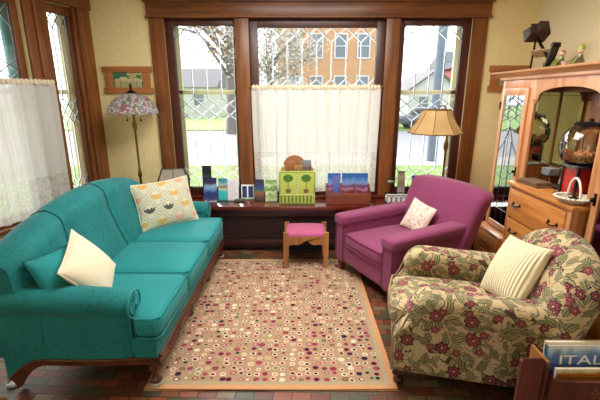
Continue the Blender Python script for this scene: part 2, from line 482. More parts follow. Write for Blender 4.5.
def wallmat(name, c1, c2):
    k = NT(name)
    v = k.coord()
    a = k.n('TexNoise', {'Vector': v, 'Scale': 22.0, 'Detail': 5.0, 'Distortion': 1.2}).outputs[0]
    k.set(Base_Color=k.mix(a, srgb(c1), srgb(c2)), Roughness=0.8)
    k.bump(a, 0.55, 0.012)
    return k.m
M['wall'] = wallmat('cream_plaster', '#e4d196', '#f3e5b4')
M['ceil'] = plain('ceiling_paint', '#ece4cd', 0.9)

# ================================================================== room
LA = R(18.2)                                   # the left wall runs off at an angle
CL = Vector((-2.13, 4.27, 0)); LD = Vector((-math.sin(LA), -math.cos(LA), 0)); LN = Vector((-math.cos(LA), math.sin(LA), 0))
LROT = math.atan2(-LD.y, -LD.x)
YW, XR, ZC = 4.27, 2.41, 2.78
SILL, HEAD = 0.55, 2.41
b = B(); box(b, -5.2, 3.2, -3.2, 4.6, -0.12, 0.0)
struct('floor', b, brick_floor('brick_pavers'), 'small brick paver floor in mixed reds and browns', 'floor', sharp=0.3)
b = B(); box(b, -4.4, 2.8, -1.6, 4.7, ZC, ZC + 0.12)
struct('ceiling', b, M['ceil'], 'cream ceiling', 'ceiling')
def wall_strips(b, u0, u1, th, holes, M_=None, y0=0.0):
    us = u0
    for (a, c, z0, z1) in holes:
        box(b, us, a, y0, y0 + th, 0, ZC, M=M_)
        box(b, a, c, y0, y0 + th, 0, z0, M=M_); box(b, a, c, y0, y0 + th, z1, ZC, M=M_)
        us = c
    box(b, us, u1, y0, y0 + th, 0, ZC, M=M_)
OPN = [(-1.395, -0.645), (-0.54, 0.895), (1.0, 1.765)]
b = B(); wall_strips(b, -2.3, 2.6, 0.18, [(a, c, SILL, HEAD) for a, c in OPN], T(0, YW, 0))
struct('wall_back', b, M['wall'], 'cream textured plaster wall around the triple window', 'wall')
LMX = T(*CL) @ Matrix.Rotation(LROT, 4, 'Z')
OPL = [(-3.3, -2.2), (-2.02, -0.74), (-0.53, -0.185)]
b = B(); wall_strips(b, -5.6, 0.0, 0.18, [(a, c, SILL, 2.46) for a, c in OPL], LMX)
struct('wall_left', b, M['wall'], 'cream plaster wall at the left with leaded windows', 'wall')
b = B(); box(b, XR, XR + 0.18, -1.6, 4.45, 0, ZC)
struct('wall_right', b, wallmat('pale_plaster', '#e6d9ae', '#f1e8c8'), 'pale cream wall behind the oak hutch', 'wall')

b = B(); box(b, -4.6, -0.6, -1.78, -1.6, 0, ZC); box(b, 0.1, 2.7, -1.78, -1.6, 0, ZC); box(b, -0.6, 0.1, -1.78, -1.6, 2.1, ZC)  # unseen wall added so that less sky light enters from behind
struct('wall_rear_added', b, M['wall'], 'cream plaster wall added unseen behind the viewer, its opening sized to limit rear light', 'wall')
# ---- window casings (the fixed woodwork)
b = B()
for a, c in ((-1.53, -1.385), (-0.664, -0.522), (0.877, 1.019), (1.757, 1.904)):
    box(b, a, c, YW - 0.03, YW, 0.5, 2.405, 0.006)
o = struct('trim_1', b, M['oak'], 'oak casing posts between the three front windows', 'window trim')
b = B()
box(b, -1.545, 1.919, YW - 0.045, YW, 2.412, 2.545, 0.004); box(b, -1.56, 1.934, YW - 0.06, YW, 2.398, 2.415, 0.006)
box(b, -1.57, 1.944, YW - 0.065, YW, 2.545, 2.565, 0.006); box(b, -1.60, 1.975, YW - 0.10, YW, 2.565, 2.64, 0.02)
struct('trim_2', b, M['oak_h'], 'oak header board over the three front windows', 'window trim')
b = B(); box(b, -1.545, 1.919, YW - 0.05, YW + 0.05, 0.522, 0.552, 0.008)
struct('trim_3', b, M['mahog'], 'red brown stool board under the front windows', 'window trim')
b = B()
for a, c in ((-0.185, -0.035), (-0.735, -0.53), (-2.2, -2.02)):
    box(b, a, c, -0.035, 0, 0.1, 2.46, 0.006, M=LMX)
box(b, -0.215, -0.185, -0.012, 0.03, 0.5, 2.46, 0.004, M=LMX); box(b, -0.53, -0.50, -0.012, 0.03, 0.5, 2.46, 0.004, M=LMX)
box(b, -0.66, -0.60, -0.06, -0.02, 0.1, 2.46, 0.012, M=LMX)
struct('trim_4', b, M['oak'], 'oak casing posts of the left wall windows', 'window trim')
b = B(); box(b, -3.4, -0.02, -0.045, 0, 2.46, 2.60, 0.005, M=LMX); box(b, -3.4, 0.0, -0.09, 0, 2.60, 2.68, 0.02, M=LMX); box(b, -3.4, -0.02, -0.055, 0.05, 0.52, 0.552, 0.006, M=LMX)
struct('trim_5', b, M['oak_h'], 'oak header and stool of the left wall windows', 'window trim')
b = B(); box(b, -2.1, -1.60, YW - 0.02, YW, 0, 0.16, 0.005); box(b, 1.98, 2.40, YW - 0.02, YW, 0, 0.16, 0.005)
struct('baseboard_back', b, M['oak_h'], 'oak baseboard below the front wall', 'baseboard')
k = NT('bevel_glass'); k.t.nodes.remove(k.bsdf)
_a = k.n('BsdfTranslucent', {'Color': (0.92, 0.94, 0.98, 1)}); _b = k.n('BsdfTransparent'); _m = k.n('MixShader', {0: 0.45})
k.l(_a.outputs[0], _m.inputs[1]); k.l(_b.outputs[0], _m.inputs[2]); k.l(_m.outputs[0], k.out.inputs[0]); M['bevel'] = k.m
# ---- leaded windows
def clipseg(p, q, x0, x1, z0, z1):
    (ax, az), (bx, bz) = p, q
    t0, t1 = 0.0, 1.0
    for d, lo, hi, s in ((bx - ax, x0, x1, ax), (bz - az, z0, z1, az)):
        if abs(d) < 1e-9:
            if s < lo - 1e-6 or s > hi + 1e-6: return None
            continue
        a, c = (lo - s) / d, (hi - s) / d
        if a > c: a, c = c, a
        t0, t1 = max(t0, a), min(t1, c)
    if t1 - t0 < 1e-4: return None
    return (ax + (bx - ax) * t0, az + (bz - az) * t0), (ax + (bx - ax) * t1, az + (bz - az) * t1)
def came_lines(x0, x1, z0, z1, n, bands):
    """bands: list of (z_low, z_high) lattice bands; straight cames between them"""
    s = (x1 - x0) / n; L = []
    for (a, c, kind) in bands:
        if kind == 'V':
            for i in range(1, n): L.append(((x0 + i * s, a), (x0 + i * s, c)))
        else:
            rows = kind
            for i in range(-rows, n + rows + 1):
                for sg in (1, -1):
                    q = clipseg((x0 + i * s, c), (x0 + (i + sg * rows) * s, a), x0, x1, z0, z1)
                    if q: L.append(q)
    return L
def leaded_window(idx, label, opening, glass, n, bands, Mx, loc, rot, storm=None, sash=None):
    (u0, u1, z0, z1) = opening; (g0, g1, h0, h1) = glass
    W = thing('window_%d' % idx, label, 'window', loc, rot, kind='structure')
    yo = 0.035
    b = B()
    box(b, u0, g0, yo, yo + 0.04, z0, z1, 0.004); box(b, g1, u1, yo, yo + 0.04, z0, z1, 0.004)
    box(b, g0, g1, yo, yo + 0.04, z0, h0, 0.004); box(b, g0, g1, yo, yo + 0.04, h1, z1, 0.004)
    obj('window_sash', b, sash or M['sash'], W)
    b = B(); box(b, g0 - 0.005, g1 + 0.005, yo + 0.018, yo + 0.022, h0 - 0.005, h1 + 0.005)
    obj('leaded_glass', b, M['glass'], W, smooth=False)
    b = B()
    for (p, q) in came_lines(g0, g1, h0, h1, n, bands):
        tube(b, [(p[0], yo + 0.016, p[1]), (q[0], yo + 0.016, q[1])], 0.0041, 5)
    for p, q in (((g0, h0), (g1, h0)), ((g0, h1), (g1, h1)), ((g0, h0), (g0, h1)), ((g1, h0), (g1, h1))):
        tube(b, [(p[0], yo + 0.016, p[1]), (q[0], yo + 0.016, q[1])], 0.006, 5)
    obj('lead_came', b, M['lead'], W)
    b = B()
    for (p, q) in came_lines(g0, g1, h0, h1, n, bands):
        d = Vector((q[0] - p[0], 0, q[1] - p[1])).normalized(); s_ = Vector((-d.z, 0, d.x)) * 0.0058
        v = [Vector((e[0], yo + 0.0235, e[1])) for e in (p, q)]
        vs_ = [v[0] - s_, v[1] - s_, v[1] + s_, v[0] + s_]
        prism(b, [(w_.x, w_.z) for w_ in vs_], lambda a, c: (a, yo + 0.0225, c), (0, 0.003, 0))
    obj('bevelled_edge', b, M['bevel'], W, smooth=False)
    if storm:
        b = B()
        box(b, g0 - 0.03, g1 + 0.03, 0.13, 0.16, 1.655, 1.70, 0.004)
        box(b, u0, g0 + 0.025, 0.13, 0.16, z0, z1, 0.004); box(b, g1 - 0.025, u1, 0.13, 0.16, z0, z1, 0.004)
        obj('storm_frame', b, plain('storm_paint_%d' % idx, storm, 0.5), W)
    return W
def sidebands(s, h0, h1): return [(h1 - 0.135, h1, 1), (1.615, h1 - 0.135, 'V'), (1.375, 1.615, 2), (h0 + 0.22, 1.375, 'V'), (h0 + 0.085, h0 + 0.22, 1), (h0, h0 + 0.085, 'V')]
leaded_window(1, 'leaded glass window at the left of the front wall', (-1.395, -0.645, SILL, HEAD), (-1.305, -0.69, 0.635, 2.34), 4, sidebands(.15, .635, 2.34), None, (0, YW, 0), 0, '#b9b78f')
leaded_window(2, 'wide leaded centre window above the half curtain', (-0.54, 0.895, SILL, HEAD), (-0.442, 0.795, 0.635, 2.322), 8, [(2.18, 2.322, 1), (1.81, 2.18, 'V'), (1.53, 1.81, 2), (0.9, 1.53, 'V'), (0.635, 0.9, 1)], None, (0, YW, 0), 0, None)
leaded_window(3, 'leaded glass window at the right of the front wall', (1.0, 1.765, SILL, HEAD), (1.08, 1.675, 0.635, 2.34), 4, sidebands(.15, .635, 2.34), None, (0, YW, 0), 0, '#c9c7a0')
leaded_window(4, 'narrow leaded window beside the corner in the left wall', (-0.53, -0.185, SILL, 2.46), (-0.49, -0.245, 0.62, 2.385), 3, sidebands(.08, .62, 2.385), None, tuple(CL), LROT, '#d9d7b0', M['oak'])
leaded_window(5, 'leaded window over the half curtain in the left wall', (-2.02, -0.735, SILL, 2.46), (-1.92, -0.80, 0.62, 2.385), 7, [(2.2, 2.385, 1), (1.95, 2.2, 'V'), (1.73, 1.95, 2), (0.9, 1.73, 'V'), (0.62, 0.9, 1)], None, tuple(CL), LROT, '#6fb0b2', M['oak'])

# ---- half curtains
M['sheer'] = sheer('sheer_muslin', '#dfdfda', 0.06)
M['lace'] = sheer('lace_edging', '#dfddd6', 0.07, lace=True)
def curtain(label, u0, u1, zt, zl, zb, loc, rot, waves, amp, off=-0.035):
    t = thing('half_curtain', label, 'curtain', loc, rot)
    def sheet(za, zb_, nz, extra=0.0, amp_=amp):
        b = B(); uv = b.loops.layers.uv.verify()
        n = waves * 10; g = []
        for i in range(n + 1):
            f = i / n; row = []
            for j in range(nz + 1):
                z = za + (zb_ - za) * j / nz
                w = amp_ * (math.sin(f * waves * 2 * PI) + 0.5 * math.sin(f * waves * 2 * PI * 1.73 + 1.3 + 0.5 * z))
                row.append((b.verts.new((u0 + (u1 - u0) * f + 0.008 * math.sin(9 * f + 3 * z), off + w, z)), f))
            g.append(row)
        for i in range(n):
            for j in range(nz):
                q = (g[i][j], g[i + 1][j], g[i + 1][j + 1], g[i][j + 1])
                fc = b.faces.new([v for v, _ in q])
                for l, (v, f) in zip(fc.loops, q): l[uv].uv = (f * (u1 - u0) * 1.15, v.co.z)
        return b
    obj('sheer_panel', sheet(zl, zt, 8), M['sheer'], t)
    obj('lace_hem', sheet(zb, zl, 6), M['lace'], t)
    hd = B()
    for i in range(waves * 3):
        f = (i + 0.5) / (waves * 3); w = (u1 - u0) / (waves * 3)
        ball(hd, (u0 + (u1 - u0) * f, off, zt + 0.012), 0.03, (w / 0.06 * 1.15, 0.6, 0.9), 8)
    obj('shirred_heading', hd, M['cream'], t)
    rb = B(); tube(rb, [(u0 - 0.02, off, zt + 0.012), (u1 + 0.02, off, zt + 0.012)], 0.008, 8)
    ball(rb, (u0 - 0.02, off, zt + 0.012), 0.014); ball(rb, (u1 + 0.02, off, zt + 0.012), 0.014)
    obj('curtain_rod', rb, M['brass'], t)
    return t
curtain('cream sheer half curtain with lace hem across the wide centre window', -0.505, 0.845, 1.715, 1.045, 0.60, (0, YW, 0), 0, 13, 0.012)
curtain('white sheer half curtain with lace hem at the left wall', -2.05, -0.60, 1.745, 0.94, 0.60, tuple(CL), LROT, 12, 0.016, off=-0.09)

# ================================================================== outdoors
GZ = -0.6
b = B(); box(b, -40, 60, 4.8, 12.6, GZ - 0.2, GZ); struct('ground_lawn', b, plain('lawn_grass', '#5f7a34', 0.95, var=0.25, scale=3), 'green front lawn outside the windows', 'lawn')
b = B(); box(b, -60, 80, 12.6, 14.4, GZ - 0.2, GZ + 0.01); struct('ground_sidewalk', b, plain('sidewalk_concrete', '#94908c', 0.9), 'pale concrete sidewalk beyond the lawn', 'sidewalk')
b = B(); box(b, -60, 80, 14.4, 26, GZ - 0.2, GZ - 0.05); struct('ground_street', b, plain('street_asphalt', '#727276', 0.9), 'grey asphalt street outside', 'street')
b = B(); box(b, -70, 90, 26, 90, GZ - 0.2, GZ + 0.02); struct('ground_far_lawn', b, plain('far_grass', '#6f9140', 0.95, var=0.2, scale=2), 'green lawn across the street', 'lawn')
b = B(); box(b, -40, -4.2, -10, 4.8, GZ - 0.2, GZ); struct('ground_side_yard', b, plain('side_gravel', '#8c8b82', 0.95, var=0.12, scale=3), 'pale side yard beyond the left wall windows', 'lawn')

def siding(name, c, vert=False, pitch=5.0):
    k = NT(name); v = k.coord('Object'); s = k.n('SeparateXYZ', {0: v})
    f = k.math('FRACT', k.math('MULTIPLY', s.outputs[2], pitch))
    k.set(Base_Color=srgb(c), Roughness=0.7); k.bump(f, 0.8, 0.03); return k.m
def bricks(name, c1, c2, mortar, scale=3.0):
    k = NT(name); v = k.coord('Object', (1, 1, 1), (R(90), 0, 0))
    br = k.n('TexBrick', {'Vector': v, 'Color1': srgb(c1), 'Color2': srgb(c2), 'Mortar': srgb(mortar), 'Scale': scale, 'Mortar Size': 0.012})
    k.set(Base_Color=br.outputs[0], Roughness=0.85); return k.m
M['roof'] = plain('grey_shingles', '#5a595c', 0.9, var=0.15, scale=6)
M['pane'] = plain('far_window_pane', '#5a6268', 0.15)
M['trimw'] = plain('white_paint', '#b0b0ae', 0.6)
def house(name, label, x0, x1, y0, y1, h, rise, wm, rm, wins, gable='front', dz=GZ):
    t = thing(name, label, 'house' if name != 'brick_building' else 'building', ((x0 + x1) / 2, (y0 + y1) / 2, dz))
    b = B(); box(b, x0, x1, y0, y1, dz, dz + h)
    xm = (x0 + x1) / 2
    if gable == 'front': prism(b, [(x0, dz + h), (x1, dz + h), (xm, dz + h + rise)], lambda a, c: (a, y0, c), (0, y1 - y0, 0))
    obj('house_wall', b, wm, t, world=True, smooth=False)
    b = B(); e = 0.35
    if gable == 'front':
        for sx in (x0, x1):
            d = Vector((xm - sx, 0, rise)); nrm = Vector((-d.z, 0, d.x)).normalized() * (1 if sx == x0 else -1) * 0.12
            ex = -d.normalized() * e
            p = [(sx + ex.x, dz + h + ex.z), (xm, dz + h + rise), (xm + nrm.x, dz + h + rise + abs(nrm.z)), (sx + ex.x + nrm.x, dz + h + ex.z + abs(nrm.z))]
            prism(b, p, lambda a, c: (a, y0 - e, c), (0, y1 - y0 + 2 * e, 0))
    elif rise > 0:
        ym = (y0 + y1) / 2
        prism(b, [(y0 - e, dz + h), (y1 + e, dz + h), (ym, dz + h + rise)], lambda a, c: (x0 - e, a, c), (x1 - x0 + 2 * e, 0, 0))
    else: box(b, x0 - 0.2, x1 + 0.2, y0 - 0.25, y1, dz + h, dz + h + 0.35)
    obj('roof', b, rm, t, world=True, smooth=False)
    for (a, c, za, zb) in wins:
        b = B(); w = 0.09
        box(b, a - w, a, y0 - 0.06, y0, za - w, zb + w); box(b, c, c + w, y0 - 0.06, y0, za - w, zb + w)
        box(b, a, c, y0 - 0.06, y0, za - w, za); box(b, a, c, y0 - 0.06, y0, zb, zb + w); box(b, a, c, y0 - 0.05, y0, (za + zb) / 2 - 0.03, (za + zb) / 2 + 0.03)
        f = obj('house_window', b, M['trimw'], t, world=True, smooth=False)
        b = B(); box(b, a, c, y0 - 0.03, y0 + 0.0, za, zb); obj('pane', b, M['pane'], f, world=True, smooth=False)
    return t
house('siding_house', 'white clapboard house across the street through the left front window', -17, -8.5, 40, 48, 3.0, 2.0, siding('white_siding', '#a9a9a8'), M['roof'], [(-15.6, -14.6, 0.6, 1.9), (-12.8, -11.8, 0.6, 1.9), (-10.6, -9.6, 0.6, 1.9)], 'side')
house('brick_building', 'tall tan brick building seen above the centre curtain', -1.6, 5.3, 29, 36, 8.5, 0, bricks('tan_brick', '#a88058', '#9c7450', '#a8947c'), plain('cornice_stone', '#978b78', 0.8),
      [(x, x + 0.75, z, z + 1.5) for z in (1.4, 4.2) for x in (-0.8, 0.8, 2.5, 4.1)])
house('white_garage', 'white gabled garage seen through the right front window', 9.2, 13.6, 34, 40, 2.6, 1.6, siding('garage_siding', '#b0b0b0'), M['roof'], [(10.1, 10.9, 0.4, 1.5)], 'front')
house('red_brick_house', 'red brick house at the right edge of the right front window', 14.2, 19.5, 37, 45, 4.6, 1.8, bricks('red_brick', '#8c4234', '#7c382a', '#94705f'), M['roof'], [(15.0, 15.9, 1.9, 3.2), (15.0, 15.9, -0.1, 1.2)], 'side')

# utility pole by the street
t = thing('utility_pole', 'grey utility pole with a small sign by the street', 'pole', (4.62, 13.5, GZ))
b = B(); lathe(b, [(0.17, 0), (0.165, 2), (0.14, 7.5)], 14); obj('pole_shaft', b, plain('weathered_pole', '#566270', 0.8), t)
b = B(); box(b, 0.0, 0.5, -0.2, -0.17, 3.25, 3.6, 0.01); obj('sign_plate', b, plain('pole_sign', '#66707c', 0.5), t)
# parked car
t = thing('parked_car', 'dark car parked across the street by the garage', 'car', (8.9, 27.2, GZ))
b = B(); soft(b, -2.1, 2.1, -0.85, 0.85, 0.28, 0.95, 0.22, 8); soft(b, -1.3, 1.0, -0.75, 0.75, 0.75, 1.45, 0.28, 8); obj('car_body', b, plain('car_paint', '#4a4e58', 0.25), t)
b = B(); soft(b, -1.15, 0.85, -0.765, 0.765, 0.95, 1.33, 0.1, 6); obj('car_glass', b, M['black'], t)
for sx in (-1.3, 1.3):
    for sy in (-0.8, 0.8):
        b = B(); lathe(b, [(0.0, -0.1), (0.3, -0.1), (0.33, -0.06), (0.33, 0.06), (0.3, 0.1), (0.0, 0.1)], 18, T(sx, sy, 0.33) @ RX(90)); obj('wheel', b, M['black'], t)

# street trees
def tree(label, x, y, h, tr, cols, nleaf, crown_r, z0=GZ, spread=1.0, seed=1):
    rnd = random.Random(seed)
    t = thing('street_tree', label, 'tree', (x, y, z0))
    b = B(); tips = []
    tube(b, [(0, 0, -0.1), (0.03, 0, h * 0.15), (0, 0.05, h * 0.4), (0.05, 0, h * 0.62)], [tr * 1.3, tr, tr * 0.8, tr * 0.55], 10)
    for i in range(16):
        a = rnd.uniform(0, 2 * PI); zs = h * rnd.uniform(0.28, 0.6); L = crown_r * rnd.uniform(0.6, 1.05)
        p0 = Vector((0, 0, zs)); p1 = p0 + Vector((math.cos(a) * L * 0.5, math.sin(a) * L * 0.5, L * 0.45)); p2 = p0 + Vector((math.cos(a) * L, math.sin(a) * L, L * rnd.uniform(0.5, 1.1)))
        tube(b, [p0, p1, p2], [tr * 0.35, tr * 0.2, tr * 0.07], 6); tips += [p1, p2]
        for j in range(4):
            q = p1.lerp(p2, rnd.random()); e = q + Vector((rnd.uniform(-1, 1), rnd.uniform(-1, 1), rnd.uniform(-0.1, 1))) * L * 0.4
            tube(b, [q, e], [tr * 0.1, tr * 0.03], 5); tips.append(e)
    obj('trunk', b, plain('bark_%d' % seed, '#655f5c', 0.9, var=0.12, scale=8), t)
    for ci, c in enumerate(cols):
        b = B()
        for i in range(nleaf // len(cols)):
            p = rnd.choice(tips) + Vector((rnd.gauss(0, 1), rnd.gauss(0, 1), rnd.gauss(0, 1))) * crown_r * 0.13
            s = rnd.uniform(0.06, 0.13) * spread
            u = Vector((rnd.gauss(0, 1), rnd.gauss(0, 1), rnd.gauss(0, 1))).normalized(); w = u.orthogonal().normalized()
            b.faces.new([b.verts.new(p + q) for q in (u * s, w * s * 0.55, -u * s, -w * s * 0.55)])
        k = plain('leaves_%d_%d' % (seed, ci), c, 0.8, var=0.1)
        o = obj('foliage', b, k, t, smooth=False)
    return t
tree('big bare-limbed tree with orange leaves outside the left front window', -4.1, 24.0, 10.5, 0.34, ['#a86c38', '#ac8458', '#8a8358'], 3200, 3.8, seed=3, spread=0.75)
tree('pale leafy tree beside the brick building in the centre window', -1.15, 15.0, 5.6, 0.13, ['#8a8676', '#948c7e'], 2400, 1.9, seed=5, spread=0.7)
tree('bare tree behind the white garage in the right window', 9.6, 46.0, 8.0, 0.2, ['#c0a8a4'], 300, 3.0, seed=9)
# twiggy shrub near the left front window
t = thing('bare_shrub', 'bare twiggy shrub close outside the left front window', 'shrub', (-1.0, 6.2, GZ))
b = B(); rnd = random.Random(4)
for i in range(22):
    a = rnd.uniform(0, 6.28); L = rnd.uniform(0.7, 1.55); s = rnd.uniform(0.1, 0.42)
    p = [Vector((0.05 * math.cos(a), 0.05 * math.sin(a), 0)), Vector((math.cos(a) * s * 0.4, math.sin(a) * s * 0.4, L * 0.5)), Vector((math.cos(a) * s, math.sin(a) * s, L))]
    tube(b, p, [0.009, 0.006, 0.003], 5)
    for j in range(3):
        q = p[1].lerp(p[2], rnd.random()); tube(b, [q, q + Vector((rnd.uniform(-.15, .15), rnd.uniform(-.15, .15), rnd.uniform(.05, .25)))], [0.004, 0.002], 4)
obj('twigs', b, plain('twig_bark', '#a9776a', 0.8), t)
# neighbour's porch outside the left wall
t = thing('neighbour_house', 'pale house with vertical porch boards outside the left wall', 'house', (-9.5, 4.0, GZ))
b = B(); box(b, -10.5, -9.0, -3.0, 9.5, GZ, 2.6); obj('house_wall', b, siding('neighbour_siding', '#b9b8b5'), t, world=True, smooth=False)
b = B(); box(b, -10.9, -8.6, -3.3, 9.8, 2.6, 2.9); obj('roof', b, M['roof'], t, world=True, smooth=False)
for yy in (0.5, 3.2, 6.0):
    b = B(); box(b, -9.0, -8.9, yy, yy + 1.0, 0.4, 1.9); obj('house_window', b, M['pane'], t, world=True, smooth=False)
for yy in (4.4, 5.6, 6.8):
    b = B(); box(b, -7.5, -7.35, yy, yy + 0.15, GZ, 2.2); obj('porch_post', b, plain('porch_paint', '#94877a', 0.6), t, world=True, smooth=False)
b = B(); box(b, -9.0, -7.2, -2.5, 9.0, 2.2, 2.35); obj('porch_roof', b, M['trimw'], t, world=True, smooth=False)
# ================================================================== rug
b = B(); box(b, -RUGW / 2, RUGW / 2, -RUGL / 2, RUGL / 2, 0.001, 0.011, 0.004)
rg = obj('area_rug', b, rug_mat('dotted_rug'), None)
rg.location = (-0.167, 2.787, 0); WM[rg.name] = T(-0.167, 2.787, 0)
tag(rg, 'tan area rug woven with rows of small ringed dots between the sofa and armchairs', 'rug')
b = B()
tube(b, [(sx * RUGW / 2, sy * RUGL / 2, 0.007) for sx, sy in ((-1, -1), (1, -1), (1, 1), (-1, 1))], 0.007, 8, closed=True)
obj('bound_edge', b, plain('rug_binding', '#c8905f', 0.9), rg)

# ================================================================== teal sofa
SF = thing('sofa', 'long teal velvet three-seat sofa with rolled arms and carved wood base', 'sofa', (-1.25, 2.85, 0))
def so(n, b, m, p=SF, **k): return obj(n, b, m, p, world=True, **k)
b = B(); soft(b, -1.68, -0.84, 1.90, 3.80, 0.215, 0.36, 0.03, 10); so('upholstered_base', b, M['teal'])
# back, lofted along its length
def ztop(y):
    d = y - 2.85
    z = 0.992 - 0.12 * (d / 0.8) ** 2
    if d > 0.62: z -= 0.20 * ((d - 0.62) / 0.36) ** 2
    if d < -0.86: z -= 0.5 * (-d - 0.86) ** 2 * 4
    return z
def back_ring(y):
    zt = ztop(y); d = (y - 2.85)
    s = abs(d) / 0.98
    seam = min(abs(d - 0.07), abs(d + 0.5)); puff = 0.028 * (1 - math.exp(-(seam / 0.07) ** 2)) - 0.022
    e = max(0.0, (s - 0.86) / 0.14); sh = 1 - 0.42 * e * e
    xc = -1.62; th = 0.125 * sh
    pts = [(-1.685, 0.22), (-1.705, 0.55), (xc - th * 0.92, zt - 0.11)]
    for k in range(9):
        a = PI - PI * k / 8
        pts.append((xc + th * math.cos(a) + (puff if k > 4 else 0), zt - 0.10 * sh + 0.10 * sh * math.sin(a) + puff * 0.3))
    pts += [(xc + th + 0.012 + puff, zt - 0.2), (xc + th + 0.07 + puff, 0.62), (xc + th + 0.12 + puff * 0.4, 0.47), (xc + th + 0.12, 0.24)]
    return pts
b = B(); rings = []
N_ = 64
for i in range(N_ + 1):
    y = 2.85 + 0.98 * math.sin(PI / 2 * (-1 + 2 * i / N_) ) if False else 1.87 + 1.96 * i / N_
    rings.append([b.verts.new((x, y, z)) for x, z in back_ring(y)])
for p, q in zip(rings, rings[1:]):
    for k in range(len(p)): b.faces.new((p[k], p[(k + 1) % len(p)], q[(k + 1) % len(p)], q[k]))
b.faces.new(rings[0]); b.faces.new(rings[-1])
BK = so('backrest', b, M['teal'])
for d in (-0.5, 0.07):
    b = B(); rg_ = back_ring(2.85 + d)[4:15]
    tube(b, [(x + 0.002, 2.85 + d, z + 0.002) for x, z in rg_], 0.0055, 6)
    so('back_piping', b, M['teal_d'], BK)
# arms
def sofa_arm(y0, y1, yr):
    b = B()
    soft(b, -1.68, -0.935, y0, y1, 0.20, 0.545, 0.03, 8)
    # padded roll, a little fatter towards the back
    n = 16; sg = 18; rr = []
    for i in range(n + 1):
        f = i / n; x = -0.925 - 0.72 * f
        e = min(1, (f / 0.06)) ** 0.5 if f < 0.06 else 1.0
        r = (0.079 + 0.010 * f) * (0.72 + 0.28 * e) * (1 + 0.012 * math.sin(f * 60) * (1 - f) ** 3)
        zc = 0.525 + 0.035 * f
        rr.append([b.verts.new((x, yr + 1.12 * r * math.cos(2 * PI * k / sg), zc + r * math.sin(2 * PI * k / sg))) for k in range(sg)])
    for p, q in zip(rr, rr[1:]):
        for k in range(sg): b.faces.new((p[k], p[(k + 1) % sg], q[(k + 1) % sg], q[k]))
    b.faces.new(rr[0]); b.faces.new(rr[-1])
    a = so('arm', b, M['teal'])
    b = B()
    ring = [(-0.928, yr + 0.085 * math.cos(2 * PI * k / 20), 0.525 + 0.076 * math.sin(2 * PI * k / 20)) for k in range(20)]
    tube(b, ring, 0.006, 6, closed=True)
    tube(b, [(-0.937, y0 + 0.006, 0.48), (-0.937, y0 + 0.006, 0.24)], 0.005, 6)
    # radiating pleats gathered into the scroll front
    for k in range(14):
        an = 2 * PI * k / 14
        tube(b, [(-0.922, yr + 0.012 * math.cos(an), 0.525 + 0.012 * math.sin(an)), (-0.926, yr + 0.062 * math.cos(an), 0.525 + 0.055 * math.sin(an))], 0.0035, 5)
    ball(b, (-0.922, yr, 0.525), 0.013)
    so('scroll_piping', b, M['teal_plain'], a)
sofa_arm(1.875, 2.02, 1.935)
sofa_arm(3.68, 3.825, 3.765)
# seat cushions
for i, (ya, yb) in enumerate(((2.025, 2.425), (2.425, 3.02), (3.02, 3.675))):
    b = B()
    if i == 0:   # T-shaped: wraps in front of the arm
        def fn(w, p):
            f = max(0.0, min(1.0, (w.x + 0.99) / 0.08))
            if w.y < 2.2: w.y -= 0.175 * (f * f * (3 - 2 * f)) * min(1, (2.2 - w.y) / 0.17)
            return w
        soft(b, -1.46, -0.768, ya, yb, 0.345, 0.478, 0.045, 14, (0.012, 0.0, 0.022), fn=fn)
    else: soft(b, -1.46, -0.768, ya, yb, 0.345, 0.478, 0.045, 12, (0.012, 0.0, 0.022))
    c = so('seat_cushion', b, M['teal_plain'])
    b = B()
    y0_ = 1.862 if i == 0 else ya + 0.014
    for z in (0.470, 0.352):
        tube(b, [(-1.30, yb - 0.010, z), (-0.80, yb - 0.010, z), (-0.772, yb - 0.03, z), (-0.767, (ya + yb) / 2, z), (-0.772, y0_ + 0.02, z), (-0.80, y0_, z)] + ([(-1.3, y0_, z)] if i else [(-0.905, y0_ + 0.002, z)]), 0.0055, 6)
    so('cushion_piping', b, M['teal_plain'], c)
b = B(); soft(b, -0.94, -0.80, 1.875, 3.82, 0.205, 0.345, 0.02, 8); so('front_skirt', b, M['teal'])
# carved front apron
def wave(y):
    u = ((y - 1.92) / 0.63) % 1.0
    return 0.155 - 0.045 * abs(math.sin(2 * PI * u)) - 0.02 * math.exp(-((u - 0.5) / 0.08) ** 2)
ys = [1.90 + 1.92 * i / 120 for i in range(121)]
b = B(); prism(b, [(y, 0.222) for y in ys] + [(y, wave(y)) for y in reversed(ys)], lambda a, c: (-0.835, a, c), (0.035, 0, 0))
AP = so('carved_apron', b, M['carved'])
b = B()
tube(b, [(-0.798, y, 0.212) for y in (1.90, 2.5, 3.2, 3.82)], 0.011, 8)
tube(b, [(-0.800, y, wave(y) + 0.008) for y in ys], 0.007, 6)
for i in range(3):
    yc = 2.24 + 0.63 * i
    for k in range(7):
        an = 2 * PI * k / 7; ball(b, (-0.797, yc + 0.028 * math.cos(an), 0.165 + 0.020 * math.sin(an)), 0.012, (0.7, 1, 1), 8)
    ball(b, (-0.795, yc, 0.165), 0.013, seg=8)
    for sg in (-1, 1):
        for k in range(4): ball(b, (-0.798, yc + sg * (0.065 + 0.04 * k), 0.172 - 0.006 * k), 0.019 - 0.002 * k, (0.5, 1.2, 0.7), 8)
so('carving', b, M['carved'], AP)
